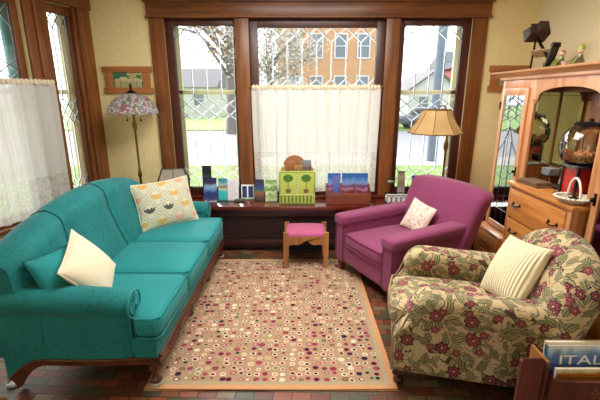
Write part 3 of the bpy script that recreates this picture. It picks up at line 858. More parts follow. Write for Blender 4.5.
def front_leg(y):
    b = B()
    lathe(b, [(0.0, 0.004), (0.022, 0.004), (0.030, 0.014), (0.032, 0.028), (0.020, 0.044), (0.018, 0.06), (0.027, 0.085), (0.034, 0.115), (0.033, 0.15), (0.027, 0.18), (0.034, 0.20), (0.030, 0.225), (0.0, 0.225)], 14, T(-0.845, y, 0.012))
    l = so('leg', b, M['carved'])
    b = B()
    for k in range(8):
        an = 2 * PI * k / 8; ball(b, (-0.845 + 0.030 * math.cos(an), y + 0.030 * math.sin(an), 0.135), 0.012, (0.7, 0.7, 2.0), 8)
    so('leg_carving', b, M['carved'], l)
for y in (1.925, 2.63, 3.21, 3.79): front_leg(y)
for y0 in (1.878, 3.79):
    up = []; lo = []
    for i in range(25):
        f = i / 24; x = -0.84 - 0.83 * f
        dz = 0.0 if f < 0.74 else -0.19 * ((f - 0.74) / 0.26) ** 1.8
        up.append((x, 0.222 + dz * 0.75 - 0.012 * math.sin(f * PI))); lo.append((x + (0.045 * max(0, (f - 0.7) / 0.3)), max(0.012, 0.172 + dz * 0.86 - 0.012 * math.sin(f * PI))))
    b = B(); prism(b, up + lo[::-1], lambda a, c: (a, y0, c), (0, 0.035, 0), 0.004)
    s_ = so('end_rail', b, M['carved'])
    b = B()
    for p, q in zip(up, up[1:]):
        if p[0] < -0.95: prism(b, [p, q, (q[0], 0.30), (p[0], 0.30)], lambda a, c: (a, y0 - 0.007 if y0 < 2.5 else y0 - 0.002, c), (0, 0.044, 0))
    bmesh.ops.remove_doubles(b, verts=b.verts[:], dist=1e-5); so('end_panel', b, M['teal'])
    b = B(); tube(b, [(x, y0 - 0.002 if y0 < 2.5 else y0 + 0.037, z - 0.012) for x, z in up], 0.007, 6); so('rail_bead', b, M['carved'], s_)
# glass caster cups under the feet
cup0 = None
for i, (x, y, lab) in enumerate(((-0.845, 1.925, 'clear glass caster cup under the near front foot of the sofa'), (-1.69, 1.93, 'clear glass caster cup under the near back foot of the sofa'), (-0.845, 3.79, 'clear glass caster cup under the far front foot of the sofa'), (-0.845, 2.63, 'clear glass caster cup under the second front foot of the sofa'))):
    if i == 0:
        b = B(); lathe(b, [(0.0, 0.001), (0.042, 0.001), (0.046, 0.007), (0.042, 0.018), (0.036, 0.018), (0.034, 0.009), (0.0, 0.008)], 22)
        cup0 = obj('caster_cup', b, plain('thick_glass', '#a8a496', 0.08, coat=0.6, var=0.02), None); o = cup0
    else: o = cup0.copy(); COL.objects.link(o)
    z = 0.0116 if x > -1 and 1.87 < y < 3.70 else 0.0
    o.location = (x, y, z); tag(o, lab, 'caster cup', 'glass caster cups under the sofa feet')

# sofa pillows
def pillow(name, label, w, h, th, Mx, m, pinch=0.07, pw=0.5, piping=None, group=None, extra=None):
    t = thing(name, label, 'pillow', tuple(Mx.to_translation()), 0, group)
    o = obj('pillow_cover', pillow_bm(w, h, th, 22, pinch, None, pw), m, t); o.matrix_local = Mx.to_3x3().to_4x4()
    if piping:
        b = B(); pts = []
        for k in range(80):
            f = k / 80 * 4; s = int(f); u = -1 + 2 * (f - s)
            u_, v_ = [(u, -1), (1, u), (-u, 1), (-1, -u)][s]
            pts.append((u_ * w / 2 * (1 - pinch * (1 - v_ * v_)), 0, v_ * h / 2 * (1 - pinch * (1 - u_ * u_)) + h / 2))
        tube(b, pts, 0.006, 6, closed=True)
        q = obj('pillow_piping', b, piping, t); q.matrix_local = Mx.to_3x3().to_4x4()
    return t
def mpattern(name):
    k = NT(name); uv = k.coord('UV'); s = k.n('SeparateXYZ', {0: uv})
    base = k.mix(k.n('TexNoise', {'Vector': uv, 'Scale': 120.0}).outputs[0], srgb('#c9c3a6'), srgb('#ded8be'))
    px, pz = 0.165, 0.112
    row = k.math('FLOOR', k.math('DIVIDE', s.outputs[1], pz))
    xs = k.math('ADD', k.math('DIVIDE', s.outputs[0], px), k.math('MULTIPLY', row, 0.5))
    fx = k.math('MULTIPLY', k.math('SUBTRACT', k.math('FRACT', xs), 0.5), px)
    fz = k.math('MULTIPLY', k.math('SUBTRACT', k.math('FRACT', k.math('DIVIDE', s.outputs[1], pz)), 0.5), pz)
    # grey scalloped stems
    arch = k.math('SUBTRACT', k.math('ADD', fz, 0.02), k.math('MULTIPLY', k.math('ABSOLUTE', fx), -0.9))
    a2 = k.math('FRACT', k.math('MULTIPLY', arch, 34.0))
    c = k.mix(k.math('MULTIPLY', k.math('LESS_THAN', a2, 0.42), k.math('GREATER_THAN', k.math('ABSOLUTE', fx), 0.02)), base, srgb('#a9b2a4'))
    # tulip motif
    ax = k.math('ABSOLUTE', fx)
    up = k.math('ADD', 0.012, k.math('MULTIPLY', k.math('ABSOLUTE', k.math('SINE', k.math('MULTIPLY', fx, 105.0))), 0.016))
    t1 = k.math('MULTIPLY', k.math('LESS_THAN', fz, up), k.math('GREATER_THAN', fz, k.math('ADD', -0.022, k.math('MULTIPLY', k.math('MULTIPLY', ax, ax), 14.0))))
    tul = k.math('MULTIPLY', t1, k.math('LESS_THAN', ax, 0.046))
    cid = k.n('TexWhiteNoise', {'Vector': k.n('CombineXYZ', {0: k.math('FLOOR', xs), 1: row}).outputs[0]}, noise_dimensions='2D').outputs['Value']
    tc = k.ramp(cid, [(0, srgb('#4c5146')), (0.36, srgb('#cfa95c')), (0.68, srgb('#d6a488'))], 'CONSTANT')
    c = k.mix(tul, c, tc)
    k.set(Base_Color=c, Roughness=0.9); k.bump(k.n('TexNoise', {'Vector': uv, 'Scale': 300.0}).outputs[0], 0.3, 0.003)
    return k.m
pillow('throw_pillow', 'patterned cream pillow with yellow, coral and charcoal tulips leaning on the far sofa arm', 0.53, 0.43, 0.15, T(-1.18, 3.37, 0.49) @ RZ(38) @ RX(-22) @ RY(-3), mpattern('tulip_print'), piping=M['cream'])
pillow('throw_pillow', 'plain cream pillow leaning on the near sofa arm', 0.37, 0.38, 0.17, T(-1.20, 2.24, 0.48) @ RZ(94) @ RX(-28) @ RY(-24), M['cream'], piping=M['cream'])
pillow('throw_pillow', 'small teal pillow between the near sofa arm and the cream pillow', 0.36, 0.31, 0.15, T(-1.31, 2.055, 0.50) @ RZ(82) @ RX(-30) @ RY(4), M['teal_plain'], piping=M['teal_d'])

# ================================================================== raspberry footstool
FS = thing('footstool', 'small oak footstool with a rose pink padded seat on the rug', 'footstool', (0.058, 3.66, 0))
w, d = 0.215, 0.175
for sx in (-1, 1):
    for sy in (-1, 1):
        b = B(); x, y = sx * w * 0.9, sy * d * 0.9
        prism(b, [(x - 0.024, 0.375), (x + 0.024, 0.375), (x + 0.024, 0.14), (x + 0.016, 0.012), (x - 0.016, 0.012), (x - 0.024, 0.14)], lambda a, c: (a, y - 0.022, c), (0, 0.044, 0), 0.003)
        obj('leg', b, M['stool'], FS)
def apr(L):
    n = 24; top = [(-L, 0.335), (L, 0.335)]; bot = []
    for i in range(n + 1):
        u = 1 - 2 * i / n
        z = 0.265 + 0.026 * math.cos(u * PI * 2) * (1 - abs(u)) - 0.03 * abs(u) ** 3
        bot.append((u * L, z))
    return top + bot
for sy in (-1, 1):
    b = B(); prism(b, apr(w * 0.9 - 0.02), lambda a, c: (a, sy * d * 0.9 - 0.009, c), (0, 0.018, 0)); obj('apron', b, M['stool'], FS)
for sx in (-1, 1):
    b = B(); prism(b, apr(d * 0.9 - 0.02), lambda a, c: (sx * w * 0.9 - 0.009, a, c), (0.018, 0, 0)); obj('apron', b, M['stool'], FS)
b = B(); soft(b, -w + 0.022, w - 0.022, -d + 0.012, d - 0.012, 0.30, 0.368, 0.03, 10, (0, 0, 0.016)); obj('seat_pad', b, M['rose'], FS)

# ================================================================== raspberry armchair
PC = thing('armchair', 'raspberry pink upholstered armchair with square arms by the window bench', 'armchair', (0.545, 3.135, 0), R(26.5)); PC.scale = (1.03, 1.1, 1.0)
b = B(); soft(b, 0.0, 0.80, -0.37, 0.37, 0.11, 0.31, 0.03, 8); obj('seat_base', b, M['plum'], PC)
b = B(); soft(b, -0.015, 0.64, -0.25, 0.25, 0.295, 0.42, 0.04, 12, (0.010, 0, 0.02)); c = obj('seat_cushion', b, M['plum'], PC)
b = B()
for z in (0.412, 0.303): tube(b, [(0.5, -0.248, z), (0.02, -0.248, z), (-0.014, -0.23, z), (-0.022, 0, z), (-0.014, 0.23, z), (0.02, 0.248, z), (0.5, 0.248, z)], 0.0055, 6)
obj('cushion_piping', b, M['plum_pipe'], c)
for sy in (-1, 1):
    b = B()
    def fn(w, p):
        w.z += 0.025 * w.x - 0.01
        return w
    ya, yb = sorted((sy * 0.258, sy * 0.378))
    soft(b, -0.012, 0.80, ya, yb, 0.11, 0.53, 0.018, 10)
    soft(b, -0.035, 0.80, ya - 0.014, yb + 0.014, 0.49, 0.585, 0.028, 12, (0, 0, 0.006), fn=fn)
    a = obj('arm', b, M['plum'], PC)
    b = B()
    for yy in (ya + 0.008, yb - 0.008): tube(b, [(-0.018, yy, 0.14), (-0.018, yy, 0.5)], 0.005, 6)
    tube(b, [(-0.03, ya - 0.008, 0.52), (-0.03, yb + 0.008, 0.52)], 0.005, 6)
    obj('arm_piping', b, M['plum_pipe'], a)
b = B()
def fnb(w, p):
    f = max(0, (w.z - 0.3) / 0.58)
    w.x += 0.18 * f + 0.02 * f * f
    w.y *= 1 - 0.02 * max(0, f - 0.35)
    if w.y < 0: w.y *= 1 + 0.11 * f * f
    w.z -= 0.03 * abs(w.y / 0.39) ** 3 * f
    return w
soft(b, 0.62, 0.79, -0.405, 0.345, 0.12, 0.885, 0.05, 16, (0.03, 0, 0.008), fn=fnb); bk = obj('backrest', b, M['plum'], PC)
for x, y in ((0.03, -0.335), (0.03, 0.335), (0.76, -0.335), (0.76, 0.335)):
    b = B(); prism(b, [(-0.026, 0.12), (0.026, 0.12), (0.018, 0.0), (-0.018, 0.0)], lambda a, c: (x + a, y - 0.022, c), (0, 0.044, 0), 0.003); l = obj('leg', b, M['chairleg'], PC)
def embroid(name, base, col, sc=16):
    k = NT(name); uv = k.coord('UV')
    n1 = k.n('TexNoise', {'Vector': uv, 'Scale': sc, 'Detail': 1.0, 'Distortion': 1.6}).outputs[0]
    l = k.math('LESS_THAN', k.math('ABSOLUTE', k.math('SUBTRACT', n1, 0.52)), 0.03)
    ln = k.n('VectorMath', {0: k.n('VectorMath', {0: uv, 1: (0, 0.17, 0)}, operation='SUBTRACT').outputs[0]}, operation='LENGTH').outputs['Value']
    l = k.math('MULTIPLY', l, k.math('LESS_THAN', ln, 0.13))
    k.set(Base_Color=k.mix(l, srgb(base), srgb(col)), Roughness=0.9); return k.m
pillow('throw_pillow', 'cream pillow with embroidered pink sprig on the raspberry armchair', 0.29, 0.29, 0.11, T(*(WM[PC.name] @ Vector((0.555, 0.03, 0.425)))) @ RZ(24 - 90 + 6) @ RX(-24) @ RY(10), embroid('sprig_embroidery', '#ecdccb', '#c08a94'), piping=plain('blush_piping', '#d9b3a8', 0.9))

# ================================================================== floral armchair
FC = thing('armchair', 'floral tapestry armchair with rolled arms at the right front, near the magazine rack', 'armchair', (0.625, 2.275, 0), R(-13))
b = B(); soft(b, 0.0, 0.84, -0.375, 0.375, 0.10, 0.33, 0.04, 8, (0.02, 0, 0)); obj('seat_base', b, M['floral'], FC)
b = B(); soft(b, -0.03, 0.68, -0.245, 0.245, 0.28, 0.44, 0.07, 12, (0.02, 0, 0.025)); c = obj('seat_cushion', b, M['floral'], FC)
b = B(); tube(b, [(0.5, -0.24, 0.42), (0.03, -0.24, 0.42), (-0.025, -0.215, 0.425), (-0.045, 0, 0.43), (-0.025, 0.215, 0.425), (0.03, 0.24, 0.42), (0.5, 0.24, 0.42)], 0.006, 6)
M['fpipe'] = fabric('floral_welt', '#8a7452', '#a89068', sheen=0.1); obj('cushion_piping', b, M['fpipe'], c)
for sy in (-1, 1):
    b = B(); ya, yb = sorted((sy * 0.25, sy * 0.39))
    def fnl(w, p):
        if w.z > 0.34: w.x += 0.12 * (w.z - 0.34) / 0.16 * max(0, 1 - w.x / 0.5) ** 2
        if w.x > 0.5: w.x -= 0.10 * max(0, (0.4 - w.z) / 0.3) * (w.x - 0.5) / 0.4
        return w
    soft(b, -0.01, 0.90, ya, yb, 0.10, 0.50, 0.04, 12, fn=fnl)
    def fna(w, p):
        f = max(0, min(1, w.x / 0.9))
        k_ = max(0, (w.z - 0.42) / 0.17)
        w.x += (1 - f) ** 2 * 0.09 * k_ * k_
        w.z += 0.03 - 0.03 * f
        return w
    soft(b, 0.05, 0.87, ya - 0.02, yb + 0.02, 0.42, 0.585, 0.055, 14, (0.008, 0, 0.004), fn=fna)
    a = obj('arm', b, M['floral'], FC)
    ym = (ya + yb) / 2
    for yy in (ya + 0.006, yb - 0.006):
        b = B(); tube(b, [(-0.012, yy, 0.12), (-0.012, yy, 0.33), (0.03, yy, 0.40), (0.055, yy, 0.47), (0.10, yy, 0.56)], 0.006, 6); obj('arm_piping', b, M['fpipe'], a)
b = B()
def fnc(w, p):
    f = max(0, (w.z - 0.25) / 0.65)
    w.x += 0.21 * f - 0.06 * max(0, (0.35 - w.z) / 0.25) * (1 if w.x > 0.74 else 0)
    w.z -= 0.15 * abs(w.y / 0.43) ** 2.6 * f
    w.x -= 0.06 * (w.y / 0.4) ** 2 * f
    return w
soft(b, 0.65, 0.86, -0.43, 0.43, 0.10, 0.865, 0.10, 16, (0.03, 0, 0.015), fn=fnc); obj('backrest', b, M['floral'], FC)
for sy in (-1, 1):
    b = B(); y0, y1 = sorted((sy * 0.30, sy * 0.385)); box(b, -0.005, 0.12, y0, y1, 0.085, 0.115, 0.008); obj('wood_rail', b, M['mahog_d'], FC)
for x, y in ((0.035, -0.335), (0.035, 0.335), (0.76, -0.335), (0.76, 0.335)):
    b = B(); lathe(b, [(0, 0), (0.022, 0), (0.03, 0.012), (0.031, 0.03), (0.018, 0.045), (0.026, 0.06), (0.036, 0.075), (0.034, 0.1), (0, 0.1)], 14, T(x, y, 0)); obj('leg', b, M['mahog_d'], FC)
def ribbed(name):
    k = NT(name); uv = k.coord('UV', (1, 1, 1), (0, 0, 0))
    w = k.n('TexWave', {'Vector': uv, 'Scale': 17.0, 'Distortion': 0.6, 'Detail': 1.0}, wave_type='BANDS', bands_direction='X').outputs['Fac']
    k.set(Base_Color=k.mix(w, srgb('#d9c79b'), srgb('#efe2c0')), Roughness=0.9); k.bump(w, 0.7, 0.008)
    k.bsdf.inputs['Sheen Weight'].default_value = 0.1
    return k.m
pillow('throw_pillow', 'pale yellow ribbed pillow on the floral armchair', 0.38, 0.40, 0.18, T(*(WM[FC.name] @ Vector((0.585, -0.05, 0.46)))) @ RZ(-13 - 90 + 14) @ RX(-28) @ RY(-8), ribbed('ribbed_cotton'))
# ================================================================== window bench
WB = thing('window_bench', 'dark mahogany bench with woven grille front built under the windows', 'window bench', (0.2, 4.08, 0))
def wb(n, b, m, p=WB, **k): return obj(n, b, m, p, world=True, **k)
b = B(); box(b, -1.56, 2.0, 3.895, 4.265, 0.478, 0.52, 0.008); wb('bench_top', b, M['mahog'])
b = B(); box(b, -1.54, 1.98, 3.93, 3.955, 0.40, 0.478, 0.003); box(b, -1.54, 1.98, 3.93, 3.96, 0.06, 0.135, 0.003); wb('bench_rail', b, M['mahog_d'])
for x in (-1.52, 0.68, 1.96):
    b = B(); box(b, x - 0.035, x + 0.035, 3.925, 3.965, 0.0, 0.44, 0.003); wb('bench_stile', b, M['mahog_d'])
def weave(name):
    k = NT(name); v = k.coord('Object', (1, 1, 1), (0, R(45), 0)); s = k.n('SeparateXYZ', {0: v})
    a = k.math('SINE', k.math('MULTIPLY', s.outputs[0], 190)); c = k.math('SINE', k.math('MULTIPLY', s.outputs[2], 190))
    h = k.math('MULTIPLY', a, c)
    k.set(Base_Color=k.mix(k.math('ADD', k.math('MULTIPLY', h, 0.5), 0.5), srgb('#1a0d10'), srgb('#382022')), Roughness=0.45, Metallic=0.2); k.bump(h, 0.6, 0.006); return k.m
b = B(); box(b, -1.54, 1.98, 3.957, 3.97, 0.12, 0.41); wb('woven_grille', b, weave('grille_weave'))
b = B(); box(b, -1.54, 1.98, 3.99, 4.0, 0.0, 0.07); wb('toe_board', b, M['black'])

# ---- cards on the bench
def card(name, label, cat, x0, x1, y, z1, bands, lean=9, z0=0.52, th=0.004, group=None, stand='clear', noise=5.0, warp=0.25, rz=0, rules=None, face=None):
    w = x1 - x0; h = (z1 - z0) / math.cos(R(lean))
    t = thing(name, label, cat, ((x0 + x1) / 2, y, z0), R(rz), group)
    Mx = RX(-lean)
    b = B(); box(b, -w / 2, w / 2, -th / 2, th / 2, 0.006, h, M=Mx)
    o = obj('card', b, face or picture('print_' + str(len(bpy.data.materials)), bands, noise, warp=warp), t, smooth=False)
    if rules:
        for (a, c, e, f, m) in rules:
            b = B(); box(b, a * w / 2, c * w / 2, -th / 2 - 0.0012, -th / 2, e * h, f * h, M=Mx); obj('printed_panel', b, m, o, smooth=False)
    if stand:
        b = B(); box(b, -w / 2 - 0.006, w / 2 + 0.006, -0.035, 0.045, 0.0, 0.004); box(b, -w / 2 - 0.006, w / 2 + 0.006, -0.034, -0.030, 0.0, 0.035)
        box(b, -w / 2 - 0.006, w / 2 + 0.006, 0.004, 0.007, 0, h * 0.75, M=Mx)
        obj('card_stand', b, M['clear'] if stand == 'clear' else M['black'], t, smooth=False)
    return t
GB = 'brochures standing along the window bench'
pal = lambda c: plain('ink_' + c.strip('#'), c, 0.5, var=0.02)
card('brochure', 'tall dark brochure at the back by the left window, behind the navy one', 'brochure', -1.075, -0.975, 4.17, 0.90, [(0, '#e8e4dc'), (0.12, '#3a2a28'), (0.3, '#7a4a38'), (0.42, '#241f2a'), (0.62, '#3c3140'), (0.7, '#33503c'), (0.78, '#1f1c26')], 3, group=GB, noise=3.0, warp=0.08)
card('brochure', 'navy and sky-blue brochure nearest the sofa on the window bench', 'brochure', -1.04, -0.905, 4.06, 0.785, [(0, '#d9d9e4'), (0.08, '#5a4a78'), (0.2, '#2f3f7c'), (0.38, '#24458a'), (0.55, '#6d9cd0'), (0.66, '#8fb0d4'), (0.75, '#43366a'), (0.88, '#2b2856')], 10, group=GB)
card('brochure', 'turquoise beach brochure between the navy brochure and the white sheet', 'brochure', -0.90, -0.80, 4.13, 0.765, [(0, '#2fb4c4'), (0.42, '#35c0cc'), (0.5, '#d9cfa8'), (0.62, '#7a6a58'), (0.7, '#9cc4d4'), (0.86, '#3f8ba8')], 10, group=GB)
card('notice_card', 'plain white printed sheet in a clear stand on the window bench', 'notice', -0.795, -0.675, 4.12, 0.765, [(0, '#e4e2ee'), (1, '#eceaf4')], 8, group=GB, warp=0.02,
     rules=[(-0.7, 0.7 - 0.2 * (i % 3), 0.86 - 0.09 * i, 0.875 - 0.09 * i, pal('#b9b6cc')) for i in range(8)])
t = card('card_holder', 'small white holder with two dark blue strip cards by the post', 'card holder', -0.655, -0.515, 4.19, 0.685, [(0, '#eceef2'), (1, '#f2f3f6')], 6, warp=0.01, rules=[(-0.86, -0.12, 0.12, 0.9, pal('#27406e')), (0.12, 0.86, 0.12, 0.9, pal('#2a3f70'))])
t = thing('pen_tray', 'low dark green tray in front of the two blue strip cards', 'tray', (-0.66, 4.09, 0.52))
b = B(); soft(b, -0.06, 0.06, -0.03, 0.03, 0.0, 0.022, 0.008, 5); obj('tray_body', b, plain('dark_green_enamel', '#3a4438', 0.4), t)
b = B(); tube(b, [(-0.05, -0.005, 0.027), (0.04, 0.008, 0.03)], 0.006, 8); obj('pen', b, pal('#7c8c5c'), t)
card('brochure', 'dark multicoloured brochure right of the window post on the bench', 'brochure', -0.505, -0.395, 4.12, 0.755, [(0, '#3c2c3c'), (0.2, '#6a4438'), (0.35, '#8c5a44'), (0.48, '#3f6a4c'), (0.6, '#37508c'), (0.75, '#32325a'), (0.9, '#2b2a4c')], 8, group=GB, warp=0.15)
card('brochure', 'green golf-course brochure beside the topiary box', 'brochure', -0.38, -0.255, 4.10, 0.755, [(0, '#e6e8d8'), (0.12, '#b6cc86'), (0.25, '#7fa652'), (0.38, '#dfe6cc'), (0.5, '#90b45a'), (0.62, '#5f8a44'), (0.75, '#cfe0b4'), (0.88, '#87a458')], 8, group=GB, warp=0.5)

# ---- green topiary box with a scalloped back
TB = thing('leaflet_box', 'lime green leaflet box painted with two topiary trees under the centre window', 'box', (-0.03, 4.03, 0.52))
M['lime'] = plain('lime_paint', '#b5c85c', 0.55, var=0.05); M['dgreen'] = plain('topiary_green', '#4c7a34', 0.6, var=0.15); M['olive'] = plain('olive_stripe', '#6d7a3a', 0.6); M['pale'] = plain('pale_lime', '#d9e09c', 0.55)
b = B(); box(b, -0.19, 0.19, -0.045, 0.0, 0.008, 0.355, 0.004); box(b, -0.185, -0.172, 0, 0.13, 0.008, 0.34); box(b, 0.172, 0.185, 0, 0.13, 0.008, 0.34); bx_ = obj('box_body', b, M['lime'], TB)
b = B(); box(b, -0.195, 0.195, -0.055, 0.14, 0, 0.014, 0.003); obj('box_base', b, M['olive'], TB)
arc = [(-0.175, 0.30)] + [(-0.175 + 0.06 * (1 - math.cos(R(a))) * 0.9, 0.355 + 0.035 * math.sin(R(a))) for a in (0, 45, 90)] + [(-0.03 + 0.118 * math.cos(R(a)), 0.40 + 0.105 * math.sin(R(a))) for a in range(180, -1, -15)] + [(0.175 - 0.06 * (1 - math.cos(R(a))) * 0.9, 0.355 + 0.035 * math.sin(R(a))) for a in (90, 45, 0)] + [(0.175, 0.30)]
b = B(); prism(b, arc, lambda a, c: (a, 0.10, c), (0, 0.012, 0)); obj('arched_back', b, picture('autumn_print', [(0, '#8c6a3c'), (0.35, '#c9a25c'), (0.5, '#7a4a30'), (0.65, '#c08a58'), (0.8, '#94584a'), (0.95, '#b07a4a')], 12, warp=0.9), TB)
b = B()
for i in range(9): x = -0.178 + i * 0.0395; box(b, x, x + 0.018, -0.0475, -0.045, 0.02, 0.10)
obj('painted_stripe', b, M['olive'], bx_)
b = B(); box(b, -0.19, 0.19, -0.047, -0.045, 0.10, 0.108); box(b, -0.014, 0.014, -0.0465, -0.045, 0.108, 0.34)
obj('painted_border', b, M['pale'], bx_)
b = B()
for i in range(14):
    z = 0.118 + i * 0.0165
    for x in (-0.19, 0.176): box(b, x, x + 0.014, -0.047, -0.045, z, z + 0.008)
    box(b, -0.012, 0.012, -0.0475, -0.045, z, z + 0.006)
for i in range(18): x = -0.18 + i * 0.02; box(b, x, x + 0.01, -0.047, -0.045, 0.342, 0.354)
obj('painted_dashes', b, M['olive'], bx_)
for x in (-0.095, 0.095):
    b = B(); lathe(b, [(0.0, -0.0008), (0.05, -0.0008), (0.05, 0.0008), (0, 0.0008)], 24, T(x, -0.047, 0.285) @ RX(90) @ Matrix.Diagonal((1.05, 0.8, 1, 1))); tr = obj('topiary_crown', b, M['dgreen'], bx_)
    b = B(); box(b, x - 0.004, x + 0.004, -0.0475, -0.045, 0.165, 0.25); prism(b, [(x - 0.02, 0.125), (x + 0.02, 0.125), (x + 0.03, 0.165), (x - 0.03, 0.165)], lambda a, c: (a, -0.0475, c), (0, 0.002, 0)); obj('topiary_pot', b, plain('pot_paint', '#7a5a34', 0.6), bx_)
for i, (x, c, h) in enumerate(((-0.08, '#a0623c', 0.43), (0.0, '#b98a54', 0.41), (0.10, '#8c93a0', 0.46))):
    b = B(); box(b, x - 0.05, x + 0.05, 0.03 + 0.02 * i, 0.034 + 0.02 * i, 0.02, h)
    o = obj('leaflet', b, picture('leaflet_%d' % i, [(0, c), (0.6, c), (0.8, '#6c4430'), (0.95, c)], 10, warp=0.5), None, smooth=False)
    o.location = (-0.03, 4.03, 0.52); WM[o.name] = T(-0.03, 4.03, 0.52); o.data.transform(T(0, 0, 0))
    tag(o, ('rust coloured leaflet at the left in the topiary box', 'tan leaflet in the middle of the topiary box', 'grey leaflet standing tallest at the right in the topiary box')[i], 'leaflet', 'leaflets in the topiary box')
    recentre_w = None

# ---- wooden three-pocket organizer
OG = thing('desk_organizer', 'reddish wooden organizer with three pockets on the window bench', 'organizer', (0.512, 4.03, 0.52))
b = B(); box(b, -0.235, 0.235, -0.095, -0.083, 0.0, 0.135, 0.002); obj('front_panel', b, M['organizer'], OG)
b = B(); box(b, -0.225, 0.225, 0.075, 0.087, 0.0, 0.205, 0.002); obj('back_panel', b, M['organizer'], OG)
b = B(); box(b, -0.235, 0.235, -0.095, 0.087, 0.0, 0.01); obj('bottom_panel', b, M['organizer'], OG)
for x in (-0.229, -0.078, 0.078, 0.229):
    b = B(); prism(b, [(-0.085, 0.0), (0.08, 0.0), (0.08, 0.205), (0.03, 0.205), (-0.02, 0.165), (-0.085, 0.14)], lambda a, c: (x - 0.006, a, c), (0.012, 0, 0)); obj('divider', b, M['organizer'], OG)
def postcard(label, x0, x1, y, z0, z1, bands, group, warp=0.3, noise=4):
    b = B(); box(b, x0, x1, y, y + 0.004, z0, z1, M=None)
    o = recentre(obj('postcard', b, picture('postcard_%d' % len(bpy.data.materials), bands, noise, warp=warp), None, smooth=False)); o.rotation_euler = (R(-4), 0, 0)
    return tag(o, label, 'postcard', group)
GP = 'postcards standing in the wooden organizer'
land = [(0, '#5a3040'), (0.32, '#7a3a4a'), (0.42, '#c088a0'), (0.52, '#5a3a6c'), (0.62, '#8a80b8'), (0.7, '#6a96cc'), (0.85, '#2f6ab4'), (1, '#1f58a4')]
postcard('wide postcard of a desert at dusk in the right of the organizer', 0.452, 0.735, 4.085, 0.532, 0.835, land, GP)
postcard('desert postcard half hidden at the left back of the organizer', 0.30, 0.44, 4.085, 0.532, 0.835, land, GP)
postcard('plain periwinkle blue card in front at the left of the organizer', 0.355, 0.43, 4.06, 0.532, 0.815, [(0, '#5660a8'), (1, '#6a72ba')], GP, 0.05)

# ---- right end of the bench
card('brochure', 'navy blue leaflet standing behind the raspberry chair', 'brochure', 1.225, 1.325, 4.13, 0.80, [(0, '#3a3a86'), (0.3, '#2f3078'), (0.55, '#6a62a8'), (0.7, '#2b2c6c'), (0.9, '#4a4a94')], 6, group=GB, warp=0.3)
card('brochure', 'brown picture card on the bench in front of the right window', 'brochure', 1.08, 1.16, 4.17, 0.84, [(0, '#b8b4b0'), (0.4, '#8a7f7a'), (0.6, '#7a6658'), (0.8, '#a89a80'), (0.95, '#6a5a44')], 6, group=GB, warp=0.4)
WR = thing('wire_basket', 'dark scrollwork wire basket on the bench behind the raspberry chair', 'basket', (1.05, 4.04, 0.52))
b = B()
for z in (0.006, 0.10): tube(b, [(-0.13, -0.06, z), (0.13, -0.06, z), (0.13, 0.06, z), (-0.13, 0.06, z)], 0.004, 6, closed=True)
obj('wire_rim', b, M['iron'], WR)
for yy in (-0.06, 0.06):
    b = B()
    for i in range(5):
        x = -0.104 + i * 0.052
        tube(b, [(x + 0.024 * math.cos(2 * PI * k / 14), yy, 0.053 + 0.044 * math.sin(2 * PI * k / 14)) for k in range(14)], 0.003, 5, closed=True)
    obj('wire_scroll', b, M['iron'], WR)
b = B(); soft(b, -0.122, 0.122, -0.052, 0.052, 0.008, 0.085, 0.012, 6); o = recentre(obj('napkin_stack', b, M['white'], None)); o.location = (1.05, 4.04, 0.530)
tag(o, 'stack of white paper napkins inside the wire basket', 'napkins')
t = thing('wire_ornament', 'small wire and metal bird ornament on the right window post', 'ornament', (1.0, 4.225, 0.62))
b = B(); tube(b, [(0, 0.012, 0.10), (0, -0.02, 0.11), (-0.03, -0.045, 0.12), (0.05, -0.06, 0.10)], 0.004, 6)
for k in range(3): tube(b, [(-0.06, -0.04, 0.085 + 0.015 * k), (0.0, -0.055, 0.10 + 0.015 * k), (0.07, -0.04, 0.09 + 0.02 * k)], 0.003, 5)
obj('wire_frame', b, M['iron'], t)
b = B(); ball(b, (0.0, -0.055, 0.105), 0.028, (1.6, 0.5, 0.7), 10); obj('metal_bird', b, plain('pewter', '#8f938c', 0.35, 0.7), t)

def pale_sheen_glass(name, col, a):
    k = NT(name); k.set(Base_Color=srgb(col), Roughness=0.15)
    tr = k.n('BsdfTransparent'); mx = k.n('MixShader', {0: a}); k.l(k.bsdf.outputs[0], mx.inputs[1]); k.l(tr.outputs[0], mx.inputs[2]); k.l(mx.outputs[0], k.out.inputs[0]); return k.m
# ---- leaded glass house lantern on the left end of the bench
TG = thing('glass_terrarium', 'leaded glass house-shaped terrarium behind the patterned pillow', 'terrarium', (-1.36, 4.08, 0.52))
hw, hd, hz, hr = 0.155, 0.10, 0.225, 0.365
V = {}
for sx in (-1, 1):
    for sy in (-1, 1): V[sx, sy, 0] = Vector((sx * hw, sy * hd, 0.006)); V[sx, sy, 1] = Vector((sx * hw, sy * hd, hz))
    V[sx, 0, 2] = Vector((sx * hw * 0.72, 0, hr))
b = B()
for sx in (-1, 1):
    for sy in (-1, 1):
        tube(b, [V[sx, sy, 0], V[sx, sy, 1]], 0.007, 6); tube(b, [V[sx, sy, 1] + Vector((sx * 0.012, sy * 0.012, -0.01)), V[sx, 0, 2]], 0.009, 6)
    tube(b, [V[sx, -1, 1], V[sx, 1, 1]], 0.005, 6); tube(b, [V[sx, -1, 0], V[sx, 1, 0]], 0.005, 6)
for sy in (-1, 1):
    tube(b, [V[-1, sy, 0], V[1, sy, 0]], 0.005, 6); tube(b, [V[-1, sy, 1], V[1, sy, 1]], 0.005, 6); tube(b, [(0, sy * hd, 0.006), (0, sy * hd, hz), (0, 0, hr)], 0.004, 6)
tube(b, [V[-1, 0, 2], V[1, 0, 2]], 0.006, 6)
obj('lead_frame', b, plain('dark_lead', '#4a4a4c', 0.4, 0.7), TG)
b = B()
def quad(*p): b.faces.new([b.verts.new(q) for q in p])
